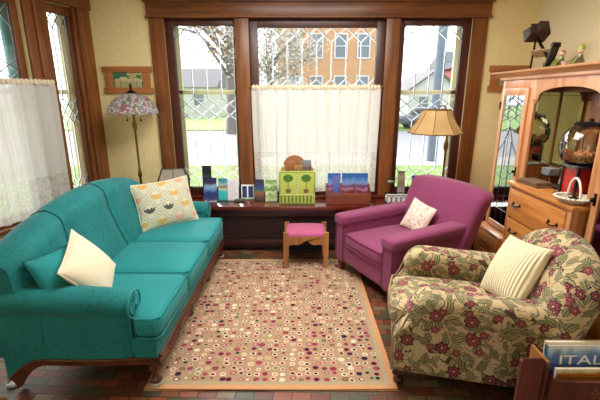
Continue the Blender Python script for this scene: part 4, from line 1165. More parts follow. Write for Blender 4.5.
for s in (-1, 1):
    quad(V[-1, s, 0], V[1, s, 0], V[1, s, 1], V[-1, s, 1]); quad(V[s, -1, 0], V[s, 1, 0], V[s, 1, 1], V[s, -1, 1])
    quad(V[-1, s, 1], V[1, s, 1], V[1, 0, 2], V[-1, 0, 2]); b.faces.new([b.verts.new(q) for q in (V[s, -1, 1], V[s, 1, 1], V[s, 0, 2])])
obj('glass_pane', b, pale_sheen_glass('terrarium_glass', '#c9c2b4', 0.5), TG, smooth=False)  # pale pane colour stands in for white reflections on clear glass
b = B(); box(b, -hw + 0.006, hw - 0.006, -hd + 0.006, hd - 0.006, 0.0, 0.006); obj('terrarium_floor', b, M['black'], TG)
TG.rotation_euler = (0, 0, R(14))

# ================================================================== wall plaques
def plaque(label, x0, x1, z0, z1):
    t = thing('wall_plaque', label, 'wall art', ((x0 + x1) / 2, YW, z0))
    w, h = (x1 - x0) / 2, z1 - z0
    b = B(); box(b, -w, w, -0.03, -0.002, h * 0.78, h, 0.004); box(b, -w, w, -0.03, -0.002, 0, h * 0.22, 0.004)
    box(b, -w + 0.02, -w + 0.10, -0.026, -0.002, 0.02, h - 0.02, 0.003); box(b, w - 0.10, w - 0.02, -0.026, -0.002, 0.02, h - 0.02, 0.003); obj('plaque_frame', b, M['plaque'], t)
    b = B(); box(b, -w + 0.09, w - 0.09, -0.014, -0.002, h * 0.2, h * 0.8); obj('tile_ground', b, plain('tile_green', '#2f7a5c', 0.35, var=0.15, scale=14), t)
    b = B()
    for i in range(5):
        x = -w + 0.14 + i * (2 * w - 0.28) / 4; zz = h * 0.36 + 0.012 * (i % 2); s = 0.026 + 0.006 * (i == 1)
        ball(b, (x, -0.015, zz + 0.03), s, (1.25, 0.25, 0.85), 10); ball(b, (x + 0.035, -0.016, zz + 0.038), s * 0.55, (1, 0.3, 1), 8)
        for lx in (-0.02, -0.007, 0.008, 0.02): box(b, x + lx - 0.004, x + lx + 0.004, -0.019, -0.013, h * 0.22, zz + 0.02)
    for i in range(26):
        rr = random.Random(i); ball(b, (rr.uniform(-0.02, w - 0.1), -0.014, rr.uniform(h * 0.58, h * 0.77)), 0.011, (1, 0.3, 1), 6)
    obj('relief_animals', b, plain('tile_cream', '#c9bb8c', 0.5, var=0.1), t)
    return t
plaque('oak framed green relief tile of animals on the wall above the stained glass lamp', -2.062, -1.552, 1.665, 1.935)
plaque('oak framed wall tile half hidden behind the top of the hutch', 1.98, 2.39, 1.685, 1.945)

# ================================================================== stained glass floor lamp
LX, LY = -1.695, 4.03
FL = thing('floor_lamp', 'brass floor lamp with a domed stained glass shade of flowers by the corner', 'floor lamp', (LX, LY, 0))
b = B(); lathe(b, [(0, 0), (0.115, 0), (0.12, 0.012), (0.10, 0.028), (0.04, 0.045), (0.022, 0.075), (0, 0.08)], 24); obj('lamp_base', b, M['brass'], FL)
b = B(); lathe(b, [(0.013, 0.05), (0.012, 0.8), (0.018, 0.815), (0.022, 0.84), (0.016, 0.87), (0.011, 0.9), (0.011, 1.3), (0.02, 1.32), (0.024, 1.36), (0.012, 1.40), (0.012, 1.68)], 14); obj('lamp_pole', b, M['brass'], FL)
b = B(); uvl = b.loops.layers.uv.verify()
prof = [(0.045, 1.665), (0.10, 1.652), (0.155, 1.622), (0.20, 1.58), (0.232, 1.53), (0.245, 1.487), (0.242, 1.472)]
n = 48; rings = []
for pi_, (r, z) in enumerate(prof):
    rings.append([b.verts.new((r * math.cos(2 * PI * k / n), r * math.sin(2 * PI * k / n), z - (0.012 * abs(math.sin(4.5 * 2 * PI * k / n)) if pi_ == 6 else 0))) for k in range(n)])
for i in range(6):
    for k in range(n):
        f = b.faces.new((rings[i][k], rings[i][(k + 1) % n], rings[i + 1][(k + 1) % n], rings[i + 1][k]))
        for l, (kk, ii) in zip(f.loops, ((k, i), (k + 1, i), (k + 1, i + 1), (k, i + 1))): l[uvl].uv = (kk / n * 1.3, ii * 0.045)
obj('stained_glass_shade', b, mosaic('stained_glass', ['#faf8fc', '#eee8f6', '#cdbfe2', '#8fb480', '#f6faf2', '#e4f0e4', '#eaa6c0', '#fcfbf8', '#b49cd0', '#b8d0a8', '#f8eef4', '#eef4f6', '#d88aa0', '#f4f8f4'], 40.0, trans=0.7), FL)
b = B(); lathe(b, [(0.052, 1.655), (0.05, 1.672), (0.03, 1.69), (0.01, 1.70), (0.009, 1.72), (0.013, 1.735), (0.006, 1.755), (0, 1.76)], 16); obj('finial_cap', b, M['bronze'], FL)
for sx in (-0.07, 0.07):
    b = B(); tube(b, [(sx * 0.5, 0, 1.45), (sx, 0, 1.45), (sx, 0, 1.405)], 0.0025, 5); ball(b, (sx, 0, 1.40), 0.012, seg=8); obj('pull_chain', b, M['bronze'], FL)
b = B()
for sx in (-1, 1): lathe(b, [(0.018, 0), (0.02, 0.05), (0.03, 0.07), (0.032, 0.1), (0.02, 0.13), (0, 0.135)], 12, T(sx * 0.045, 0, 1.44))
obj('light_bulb', b, plain('bulb_glass', '#f2eee0', 0.3, var=0), FL)

# ================================================================== bridge floor lamp with amber panel shade
BL = thing('floor_lamp', 'bridge floor lamp with an amber panelled bell shade behind the raspberry chair', 'floor lamp', (1.43, 3.80, 0))
b = B(); lathe(b, [(0, 0), (0.12, 0), (0.125, 0.012), (0.10, 0.03), (0.035, 0.045), (0.02, 0.08), (0, 0.085)], 24); obj('lamp_base', b, M['brass'], BL)
b = B(); lathe(b, [(0.012, 0.05), (0.011, 0.7), (0.02, 0.72), (0.011, 0.74), (0.011, 1.12), (0.021, 1.14), (0.023, 1.18), (0.014, 1.21), (0.011, 1.24), (0.010, 1.36)], 12)
tube(b, [(0, 0, 1.35), (-0.01, 0, 1.48), (-0.05, 0, 1.55), (-0.10, 0, 1.545), (-0.115, 0, 1.50)], 0.008, 8); obj('lamp_pole', b, M['brass'], BL)
cx = -0.117; n = 8; prof = [(0.128, 1.513), (0.15, 1.455), (0.185, 1.39), (0.235, 1.325), (0.256, 1.292)]
b = B()
rings = [[b.verts.new((cx + r * math.cos(2 * PI * (k + .5) / n), r * math.sin(2 * PI * (k + .5) / n), z + (0.0 if i < 4 else 0.0))) for k in range(n)] for i, (r, z) in enumerate(prof)]
for p, q in zip(rings, rings[1:]):
    for k in range(n): b.faces.new((p[k], p[(k + 1) % n], q[(k + 1) % n], q[k]))
k = NT('amber_parchment'); nz = k.n('TexNoise', {'Vector': k.coord(), 'Scale': 9.0, 'Detail': 3.0}).outputs[0]
cc = k.mix(nz, srgb('#d3a866'), srgb('#eccf98')); k.set(Base_Color=cc, Roughness=0.6); tl = k.n('BsdfTranslucent', {'Color': cc}); mx = k.n('MixShader', {0: 0.5})
k.l(k.bsdf.outputs[0], mx.inputs[1]); k.l(tl.outputs[0], mx.inputs[2]); k.l(mx.outputs[0], k.out.inputs[0]); M['amber'] = k.m
sh = obj('lamp_shade', b, M['amber'], BL, smooth=False)
b = B()
for kk in range(n): tube(b, [(cx + r * math.cos(2 * PI * (kk + .5) / n), r * math.sin(2 * PI * (kk + .5) / n), z) for r, z in prof], 0.0035, 5)
for r, z in (prof[0], prof[-1]): tube(b, [(cx + r * math.cos(2 * PI * (kk + .5) / n), r * math.sin(2 * PI * (kk + .5) / n), z) for kk in range(n)], 0.006, 6, closed=True)
obj('shade_braid', b, plain('brown_braid', '#7a5230', 0.8), sh)
b = B(); lathe(b, [(0.016, 0.06), (0.018, 0.0), (0.03, -0.03), (0.03, -0.06), (0, -0.09)], 12, T(cx, 0, 1.44)); obj('light_bulb', b, plain('bulb_glass_b', '#f2eee0', 0.3, var=0), BL)

# ================================================================== oak hutch
HU = thing('china_hutch', 'honey oak china hutch with leaded glass doors and a mirrored niche on the right', 'hutch', (2.05, 2.78, 0))
def hu(n, b, m, p=HU, **k): return obj(n, b, m, p, world=True, **k)
XF, XB, XW = 1.85, 1.75, 2.36
FAR, FIN, NIN, NEAR = 3.67, 3.20, 2.37, 1.90
ZT = 1.775; CT = 0.96
b = B(); box(b, XF - 0.02, XW, NEAR - 0.03, FAR + 0.03, ZT, ZT + 0.03, 0.004)
# cornice moulding swept along the front and the far end
prism(b, [(XF - 0.03, ZT + 0.025), (XF - 0.06, ZT + 0.05), (XF - 0.075, ZT + 0.055), (XF - 0.08, ZT + 0.07), (XW, ZT + 0.07), (XW, ZT + 0.025)], lambda a, c: (a, NEAR - 0.10, c), (0, FAR - NEAR + 0.20, 0))
hu('cornice', b, M['hutch_y'])
b = B(); box(b, XW - 0.02, XW, NEAR, FAR, 0.0, ZT); hu('back_panel', b, M['oak'])
def side_cab(y0, y1, knob_y):
    b = B()
    box(b, XF, XF + 0.022, y0, y0 + 0.035, 0.43, ZT, 0.002); box(b, XF, XF + 0.022, y1 - 0.035, y1, 0.43, ZT, 0.002)
    box(b, XF, XF + 0.022, y0 + 0.035, y1 - 0.035, 1.70, ZT, 0.002)
    outer = y1 if y1 > 3 else y0
    box(b, XF + 0.02, XW - 0.02, outer - (0.02 if y1 > 3 else 0), outer + (0 if y1 > 3 else 0.02), 0.43, ZT)
    for z in (0.80, 1.12, 1.42): box(b, XF + 0.05, XW - 0.02, y0 + 0.01, y1 - 0.02, z, z + 0.012)
    hu('side_cabinet', b, M['hutch'])
    b = B(); box(b, XB, XW, y0 - 0.005, y1 + 0.015, 0.405, 0.432, 0.005); hu('cabinet_ledge', b, M['hutch_y'])
    b = B(); box(b, XB + 0.015, XW, y0, y1, 0.06, 0.405); hu('cabinet_base', b, M['hutch'])
    for z0 in (0.09, 0.25):
        b = B(); box(b, XB + 0.002, XB + 0.018, y0 + 0.03, y1 - 0.03, z0, z0 + 0.135, 0.004); dr = hu('drawer', b, M['drawer'])
        b = B(); yc = (y0 + y1) / 2; tube(b, [(XB, yc - 0.04, z0 + 0.07), (XB - 0.022, yc - 0.02, z0 + 0.06), (XB - 0.022, yc + 0.02, z0 + 0.06), (XB, yc + 0.04, z0 + 0.07)], 0.005, 6); hu('drawer_pull', b, M['iron'], dr)
    # door
    a, c = y0 + 0.025, y1 - 0.025; g0, g1, h0, h1 = a + 0.05, c - 0.05, 0.50, 1.645
    b = B(); d0, d1 = XF - 0.016, XF + 0.004
    box(b, d0, d1, a, g0, 0.45, 1.705, 0.003); box(b, d0, d1, g1, c, 0.45, 1.705, 0.003); box(b, d0, d1, g0, g1, 0.45, h0, 0.003); box(b, d0, d1, g0, g1, h1, 1.705, 0.003)
    dr = hu('cabinet_door', b, M['hutch'])
    b = B(); box(b, XF - 0.009, XF - 0.006, g0, g1, h0, h1); hu('door_glass', b, glassy('cabinet_glass', (0.86, 0.92, 0.94, 1), 0.7), dr, smooth=False)
    b = B(); w = g1 - g0
    def ln(p, q): tube(b, [(XF - 0.012, g0 + p[0] * w, h0 + p[1] * (h1 - h0)), (XF - 0.012, g0 + q[0] * w, h0 + q[1] * (h1 - h0))], 0.0021, 5)
    for x in (0.33, 0.67): ln((x, 0.0), (x, 0.66))
    for z in (0.12, 0.5): ln((0, z), (1, z))
    ln((0, 0.56), (0.33, 0.66)); ln((0.33, 0.66), (0.67, 0.66)); ln((0.67, 0.66), (1, 0.56))
    for z in (0.72, 0.80, 0.88, 0.95): ln((0.0, z), (0.5, z + 0.045)); ln((0.5, z + 0.045), (1.0, z))
    for x in (0.3, 0.7): ln((x, 0.66), (0.5, 0.765)); ln((x, 0.83), (x, 1.0))
    hu('leaded_bars', b, M['lead'], dr)
    b = B()
    ball(b, (XF - 0.034, knob_y, 1.02), 0.014, seg=10); tube(b, [(XF - 0.016, knob_y, 1.02), (XF - 0.034, knob_y, 1.02)], 0.006, 8); box(b, XF - 0.019, XF - 0.016, knob_y - 0.012, knob_y + 0.012, 0.98, 1.06, 0.003); hu('door_knob', b, M['iron'], dr)
    b = B(); hy = c - 0.004 if knob_y < (y0 + y1) / 2 else a + 0.004
    for z in (0.62, 1.52): tube(b, [(XF - 0.02, hy, z), (XF - 0.02, hy, z + 0.07)], 0.007, 8)
    hu('hinge', b, M['iron'], dr)
side_cab(FIN, FAR, FIN + 0.048); side_cab(NEAR, NIN, NIN - 0.048)
# centre chest of drawers
b = B(); box(b, XB + 0.02, XW, NIN + 0.02, FIN - 0.05, 0.06, CT - 0.03); box(b, XB + 0.005, XB + 0.025, NIN + 0.02, NIN + 0.06, 0.06, CT - 0.03, 0.002); box(b, XB + 0.005, XB + 0.025, FIN - 0.09, FIN - 0.05, 0.06, CT - 0.03, 0.002); hu('drawer_chest', b, M['hutch'])
b = B(); box(b, XB - 0.012, XW, NIN - 0.005, FIN - 0.03, CT - 0.03, CT, 0.006); hu('counter_top', b, M['drawer'])
for z0, z1 in ((0.675, 0.905), (0.475, 0.655), (0.275, 0.455), (0.085, 0.255)):
    b = B(); box(b, XB - 0.004, XB + 0.018, NIN + 0.062, FIN - 0.092, z0, z1, 0.005); dr = hu('drawer', b, M['drawer'])
    for yc in (NIN + 0.17, FIN - 0.20):
        b = B(); zc = (z0 + z1) / 2
        tube(b, [(XB - 0.004, yc - 0.045, zc + 0.006), (XB - 0.024, yc - 0.035, zc - 0.004), (XB - 0.026, yc, zc - 0.010), (XB - 0.024, yc + 0.035, zc - 0.004), (XB - 0.004, yc + 0.045, zc + 0.006)], 0.0055, 6)
        for s in (-0.045, 0.045): lathe(b, [(0.0, 0), (0.014, 0), (0.01, 0.006), (0, 0.007)], 10, T(XB - 0.004, yc + s, zc + 0.006) @ RY(-90))
        hu('drawer_pull', b, M['iron'], dr)
# niche
XM = 2.08
b = B(); box(b, XF, XF + 0.022, FIN - 0.045, FIN, CT, ZT, 0.002); box(b, XF, XF + 0.022, NIN, NIN + 0.045, CT, ZT, 0.002)
yc = (FIN + NIN) / 2; half = (FIN - NIN) / 2 - 0.045
low = [(yc - half, 1.60), (yc - half + 0.03, 1.60), (yc - half + 0.034, 1.622)] + [(yc - (half - 0.04) * math.cos(R(a)), 1.622 + 0.085 * abs(math.sin(R(a))) ** 0.8) for a in range(0, 181, 9)] + [(yc + half - 0.034, 1.622), (yc + half - 0.03, 1.60), (yc + half, 1.60)]
for p, q in zip(low, low[1:]):
    if q[0] - p[0] < 1e-5: continue
    prism(b, [(p[0], p[1]), (q[0], q[1]), (q[0], ZT), (p[0], ZT)], lambda a, c: (XF, a, c), (0.022, 0, 0))
bmesh.ops.remove_doubles(b, verts=b.verts[:], dist=1e-5)
for s in (-1, 1): tube(b, [(XF - 0.004, yc + s * (half - 0.012 + 0.018 * math.cos(t)), 1.60 + 0.018 * math.sin(t)) for t in [2 * PI * k / 12 for k in range(12)]], 0.007, 6, closed=True)
hu('arched_fascia', b, M['hutch'])
b = B(); box(b, XF + 0.02, XW - 0.02, FIN - 0.02, FIN, CT, ZT); box(b, XF + 0.02, XW - 0.02, NIN, NIN + 0.02, CT, ZT); box(b, XM, XM + 0.02, NIN, FIN, CT, ZT); box(b, XF + 0.02, XW - 0.02, NIN, FIN, ZT - 0.03, ZT); hu('niche_lining', b, M['oak'])
b = B()
for y0, y1 in ((FIN - 0.03, FIN - 0.02), (2.71, 2.825), (NIN + 0.02, NIN + 0.05)): box(b, XM - 0.018, XM, y0, y1, CT, ZT - 0.03, 0.003)
box(b, XM - 0.016, XM, NIN + 0.03, FIN - 0.03, CT, 1.09, 0.003); box(b, XM - 0.016, XM, NIN + 0.03, FIN - 0.03, 1.67, ZT - 0.03, 0.003); hu('mirror_frame', b, M['oak'])
b = B(); box(b, XF + 0.035, XM - 0.02, FIN - 0.026, FIN - 0.0205, 1.09, 1.67); hu('bevelled_mirror', b, M['mirror'], smooth=False)
b = B(); tube(b, [(XF + 0.055, FIN - 0.027, 1.115), (XM - 0.04, FIN - 0.027, 1.115), (XM - 0.04, FIN - 0.027, 1.645), (XF + 0.055, FIN - 0.027, 1.645)], 0.003, 4, closed=True); hu('mirror_bevel', b, M['clear'])
for y0, y1 in ((2.825, FIN - 0.03), (NIN + 0.05, 2.71)):
    b = B(); box(b, XM - 0.008, XM - 0.002, y0, y1, 1.09, 1.67); mi = hu('bevelled_mirror', b, M['mirror'], smooth=False)
    b = B(); tube(b, [(XM - 0.008, y0 + 0.025, 1.115), (XM - 0.008, y1 - 0.025, 1.115), (XM - 0.008, y1 - 0.025, 1.645), (XM - 0.008, y0 + 0.025, 1.645)], 0.003, 4, closed=True); hu('mirror_bevel', b, M['clear'], mi)

# ---- things standing on the hutch counter
GM = thing('gumball_machine', 'glass globe candy machine with a red base on the hutch counter', 'candy machine', (1.92, 2.60, CT))
b = B(); soft(b, -0.072, 0.072, -0.075, 0.075, 0.02, 0.225, 0.012, 6); obj('red_base', b, plain('red_enamel', '#b3261c', 0.25, coat=0.4), GM)
b = B(); box(b, -0.1, 0.1, -0.1, 0.1, 0.0, 0.022, 0.004); box(b, -0.08, -0.066, 0.066, 0.082, 0.02, 0.225); box(b, -0.08, -0.066, -0.082, -0.066, 0.02, 0.225); lathe(b, [(0.0, 0.223), (0.115, 0.223), (0.11, 0.236), (0, 0.238)], 24); obj('black_trim', b, M['black'], GM)
b = B(); lathe(b, [(0.08, 0.238), (0.125, 0.255), (0.15, 0.30), (0.158, 0.355), (0.15, 0.41), (0.12, 0.465), (0.078, 0.495)], 28, cap=False); obj('glass_globe', b, M['globe'], GM)
b = B(); lathe(b, [(0, 0.493), (0.09, 0.493), (0.095, 0.502), (0.08, 0.514), (0.02, 0.519), (0.018, 0.537), (0, 0.542)], 24); obj('globe_lid', b, M['black'], GM)
b = B(); rr = random.Random(2)
for i in range(150):
    a = rr.uniform(0, 2 * PI); q = math.sqrt(rr.random()); z = rr.uniform(0.258, 0.315); r = q * (0.095 + 0.5 * min(0.06, z - 0.255))
    ball(b, (r * math.cos(a), r * math.sin(a), z), 0.017, seg=6)
o = obj('candy_heap', b, picture('candy_coating', [(0, '#b98a5c'), (0.3, '#caa070'), (0.45, '#a8553c'), (0.6, '#d9b98c'), (0.8, '#b0683f')], 40, warp=1.4), None); o['kind'] = 'stuff'
o.location = (1.92, 2.60, CT); tag(o, 'heap of round brown candies in the bottom of the glass globe', 'candy')
b = B(); ball(b, (0, 0, 0), 0.032, (1, 0.2, 0.8), 8)
BS = thing('wicker_basket', 'shallow white wicker basket with a tall arched handle on the hutch counter', 'basket', (1.805, 2.47, CT)); b.free()
b = B(); lathe(b, [(0.0, 0.002), (0.06, 0.002), (0.085, 0.018), (0.105, 0.04), (0.101, 0.042), (0.08, 0.022), (0.055, 0.008), (0, 0.008)], 26); obj('basket_bowl', b, plain('white_wicker', '#d8d0bc', 0.7, var=0.2, scale=70), BS)
b = B()
for i in range(26):
    a = 2 * PI * i / 26; ball(b, (0.104 * math.cos(a), 0.104 * math.sin(a), 0.041), 0.013, (1, 1, 0.6), 6)
obj('scalloped_rim', b, plain('white_wicker_rim', '#e2dccb', 0.7, var=0.1), BS)
b = B(); tube(b, [(0.02 * math.cos(t), 0.088 * math.cos(t), 0.04 + 0.125 * math.sin(t)) for t in [PI * k / 16 for k in range(17)]], 0.007, 8); obj('basket_handle', b, plain('white_wicker_handle', '#eae4d4', 0.7), BS)
PH = thing('cordless_phone', 'black cordless phone standing in its cradle by the candy machine', 'phone', (1.97, 2.84, CT), R(25))
b = B(); soft(b, -0.05, 0.05, -0.04, 0.04, 0.0, 0.035, 0.012, 6); obj('phone_cradle', b, M['black'], PH)
b = B(); soft(b, -0.022, 0.022, -0.032, 0.032, 0.02, 0.185, 0.015, 8, M=T(0.01, 0, 0) @ RY(12)); h_ = obj('handset', b, M['black'], PH)
b = B(); box(b, -0.0265, -0.022, -0.024, 0.024, 0.035, 0.105, 0.002, M=T(0.01, 0, 0) @ RY(12)); obj('keypad', b, plain('silver_keypad', '#c9cbcc', 0.4, 0.3), h_)
b = B()
for i in range(3):
    for j in range(4): box(b, -0.0285, -0.0255, -0.018 + 0.013 * i, -0.009 + 0.013 * i, 0.042 + 0.015 * j, 0.051 + 0.015 * j, M=T(0.01, 0, 0) @ RY(12))
obj('keys', b, M['black'], h_)
b = B(); tube(b, [(0.04, 0.02, 0.17), (0.05, 0.02, 0.21)], 0.006, 8); obj('antenna', b, M['black'], h_)
for i in range(4):
    b = B(); box(b, -0.045, 0.045, -0.045, 0.045, 0, 0.012, 0.004)
    o = obj('coaster', b, plain('slate_grey_%d' % i, '#8a8e92', 0.4), None); o.location = (2.005, 3.05, CT + 0.075 + 0.0135 * i); o.rotation_euler = (0, 0, R(4 * i))
    tag(o, ('grey coaster at the bottom of the stack on the little stand', 'second grey coaster from the bottom of the stack', 'third grey coaster from the bottom of the stack', 'top grey coaster of the stack on the little stand')[i], 'coaster', 'stacked grey coasters on the hutch counter')
ST = thing('coaster_stand', 'small dark stand under the grey coasters on the hutch counter', 'stand', (2.005, 3.05, CT))
b = B(); box(b, -0.055, 0.055, -0.055, 0.055, 0.062, 0.075, 0.003); obj('stand_top', b, M['mahog_d'], ST)
for sx in (-0.045, 0.045):
    for sy in (-0.045, 0.045): b = B(); tube(b, [(sx, sy, 0), (sx, sy, 0.064)], 0.007, 8); obj('leg', b, M['mahog_d'], ST)
for i, (w, d, h, z, c, lab) in enumerate(((0.075, 0.12, 0.02, 0, '#6a4a34', 'brown leather book lying at the bottom on the hutch counter'), (0.065, 0.105, 0.016, 0.021, '#7c6248', 'smaller tan leather book lying on the brown book'))):
    t = thing('book', lab, 'book', (1.865, 3.0, CT + z), R(8 - 5 * i), 'leather books lying on the hutch counter')
    b = B(); box(b, -w + 0.004, w - 0.006, -d + 0.005, d - 0.005, 0.003, h - 0.003); obj('pages', b, plain('page_edges_%d' % i, '#c9bb98', 0.8), t)
    b = B(); box(b, -w, w, -d, d, 0, 0.004, 0.001); box(b, -w, w, -d, d, h - 0.004, h, 0.001); box(b, -w, -w + 0.004, -d, d, 0, h, 0.001); obj('book_cover', b, plain('book_leather_%d' % i, c, 0.5), t)

# ---- on top of the hutch
HT = ZT + 0.07
SV = thing('stereoscope', 'antique dark wooden stereoscope viewer on a stand on top of the hutch', 'stereoscope', (1.93, 3.36, HT))
b = B(); lathe(b, [(0, 0), (0.055, 0), (0.055, 0.01), (0.02, 0.018), (0, 0.02)], 18, T(0, 0.06, 0)); obj('stand_base', b, M['bronze'], SV)
b = B(); tube(b, [(0, 0.06, 0.01), (0, 0.05, 0.13), (0, 0.04, 0.25)], 0.008, 8); obj('stand_rod', b, M['bronze'], SV)
b = B()
Mh = T(0, 0.03, 0.29) @ RX(-24)
prism(b, [(-0.045, -0.03), (0.045, -0.03), (0.075, 0.05), (-0.075, 0.05)], lambda a, c: (a, -0.05 + 0.0 * c, c), (0, 0.012, 0), M=Mh)
prism(b, [(-0.035, -0.03), (0.035, -0.03), (0.035, 0.04), (-0.035, 0.04)], lambda a, c: (a, -0.05, c), (0, -0.05, 0), M=Mh)
prism(b, [(0.10, 0.055), (0.0, 0.03), (0.0, -0.03), (0.10, -0.045)], lambda a, c: (-0.08, a - 0.04, c), (0.16, 0, 0), 0.004, M=Mh)
obj('eye_hood', b, plain('dark_walnut', '#3a2a20', 0.5), SV)
b = B(); tube(b, [(0, 0.02, 0.25), (0, -0.17, 0.075)], 0.012, 6); obj('slide_bar', b, M['bronze'], SV)
b = B(); box(b, -0.09, 0.09, -0.005, 0.005, -0.045, 0.045, 0.002, M=T(0, -0.09, 0.125) @ RZ(-68) @ RX(58)); obj('card_rest', b, plain('stereo_card', '#a8946c', 0.6), SV)
SD = thing('stereo_card_rack', 'slanted dark slatted card rack beside the stereoscope on the hutch', 'card rack', (1.93, 3.14, HT))
b = B()
for x in (-0.024, -0.008, 0.008, 0.024): box(b, x - 0.004, x + 0.004, -0.012, 0.012, 0.0, 0.20, 0.002, M=T(0, 0.05, 0) @ RX(22))
box(b, -0.03, 0.03, -0.016, 0.016, 0.01, 0.03, M=T(0, 0.05, 0) @ RX(22)); box(b, -0.03, 0.03, -0.016, 0.016, 0.17, 0.185, M=T(0, 0.05, 0) @ RX(22)); obj('slats', b, M['bronze'], SD)
b = B(); box(b, -0.03, 0.03, -0.004, 0.004, 0, 0.05, M=T(0, 0.075, 0.0)); obj('rest_foot', b, plain('pale_wood_foot', '#c9b08a', 0.6), SD)
def figurine(label, y, hair, hat, suit, pot):
    t = thing('pixie_figurine', label, 'figurine', (1.93, y, HT), R(180), 'little ceramic pixies on top of the hutch'); t.scale = (0.8, 0.8, 0.8)
    b = B(); soft(b, -0.035, 0.045, -0.03, 0.03, 0.0, 0.055, 0.022, 6); tube(b, [(0.0, 0, 0.05), (0.0, 0, 0.10)], [0.03, 0.017], 10)
    for s in (-1, 1):
        tube(b, [(0.0, s * 0.02, 0.03), (0.05, s * 0.025, 0.05), (0.075, s * 0.02, 0.012)], [0.016, 0.013, 0.012], 8); tube(b, [(0.0, s * 0.02, 0.09), (0.03, s * 0.034, 0.065), (0.05, s * 0.02, 0.06)], [0.01, 0.009, 0.008], 8)
    obj('body', b, plain('glaze_' + suit.strip('#'), suit, 0.25), t)
    b = B(); ball(b, (0.006, 0, 0.122), 0.026, seg=12); ball(b, (0.033, 0, 0.118), 0.006, seg=6)
    for s in (-1, 1): ball(b, (0.004, s * 0.026, 0.122), 0.008, (0.7, 1, 1.2), 6)
    hd_ = obj('head', b, plain('glaze_skin', '#e3c3a0', 0.3), t)
    b = B()
    for s in (-1, 1): ball(b, (0.030, s * 0.009, 0.127), 0.0035, seg=6)
    obj('eyes', b, M['black'], hd_)
    b = B()
    if hat: lathe(b, [(0.03, 0.132), (0.031, 0.137), (0.022, 0.158), (0.01, 0.178), (0, 0.185)], 14, T(0.0, 0, 0)); obj('pointed_hat', b, plain('glaze_' + hat.strip('#'), hat, 0.3), t)
    else: ball(b, (-0.003, 0, 0.133), 0.026, (1, 1.05, 0.8), 10); obj('hair', b, plain('glaze_' + hair.strip('#'), hair, 0.3), t)
    b = B()
    if pot: lathe(b, [(0, 0), (0.035, 0), (0.042, 0.03), (0.043, 0.05), (0.036, 0.05), (0.034, 0.02), (0, 0.018)], 16, T(0.03 if hat else 0.0, 0.08 if not hat else -0.07, 0)); obj('flower_pot', b, plain('glaze_' + pot.strip('#'), pot, 0.3), t)
    return t
figurine('auburn-haired pixie figurine in a green suit beside a pink pot on the hutch', 3.03, '#a8683c', None, '#7c8a3c', '#c9a0a0')
figurine('pixie figurine with a pointed lime green hat at the right on the hutch', 2.83, '#5a3a20', '#a9b444', '#8a8a5c', '#9a6a4c')

# ================================================================== magazine rack
MR = thing('magazine_rack', 'dark red wooden magazine rack with scalloped ends at the lower right corner', 'magazine rack', (1.36, 1.58, 0))
def mr(n, b, m, p=MR, **k): return obj(n, b, m, p, world=True, **k)
FY = 1.50
def rk(x, z): return (x * 0.9375, 1.65 - (1.65 - z) * 0.9375)
pts = [rk(*p) for p in ((1.052, 0.405), (1.06, 0.413), (1.158, 0.413), (1.166, 0.404), (1.172, 0.385), (1.184, 0.372), (1.196, 0.356), (1.206, 0.33), (1.222, 0.31), (1.236, 0.296), (1.25, 0.281), (1.80, 0.281))]
# front board: a high wing at the left that is scalloped down to a low rail
pts = [(x + 0.022, z) for x, z in pts]; xl, xr = pts[0][0], pts[-1][0]
b = B()
for p, q in zip(pts, pts[1:]): prism(b, [(p[0], 0.0), (q[0], 0.0), q, p], lambda a, c: (a, FY, c), (0, 0.018, 0))
bmesh.ops.remove_doubles(b, verts=b.verts[:], dist=1e-5); mr('front_board', b, M['rack'])
b = B(); box(b, 1.12, xr, FY + 0.145, FY + 0.16, 0.0, 0.38, 0.003); mr('back_board', b, M['rack'])
b = B(); box(b, 1.132, 1.147, FY + 0.018, FY + 0.145, 0.05, 0.47, 0.003); mr('inner_divider', b, M['stool'])
b = B(); box(b, 1.12, xr - 0.02, FY + 0.018, FY + 0.145, 0.05, 0.068); mr('rack_shelf', b, M['rack'])
b = B()
for k in range(6):
    a = 2 * PI * k / 6; ball(b, (1.383 + 0.022 * math.cos(a), FY - 0.001, 0.305 + 0.022 * math.sin(a)), 0.013, (1, 0.35, 1), 8)
ball(b, (1.383, FY - 0.002, 0.305), 0.012, (1, 0.5, 1), 8); mr('carved_rosette', b, M['chairleg'])
def letters(txt, size, x, y, z, m, parent, name='title_lettering', tilt=0, xs=1.0):
    cu = bpy.data.curves.new('t', 'FONT'); cu.body = txt; cu.size = size; cu.extrude = 0.0008
    tmp = bpy.data.objects.new('t', cu); COL.objects.link(tmp); bpy.context.view_layer.update()
    me = bpy.data.meshes.new_from_object(tmp); bpy.data.objects.remove(tmp); bpy.data.curves.remove(cu)
    bb = B(); bb.from_mesh(me); bpy.data.meshes.remove(me)
    bb.transform(T(x, y, z) @ RX(90 - tilt) @ Matrix.Diagonal((xs, 1, 1, 1)))
    return obj(name, bb, m, parent, smooth=False)
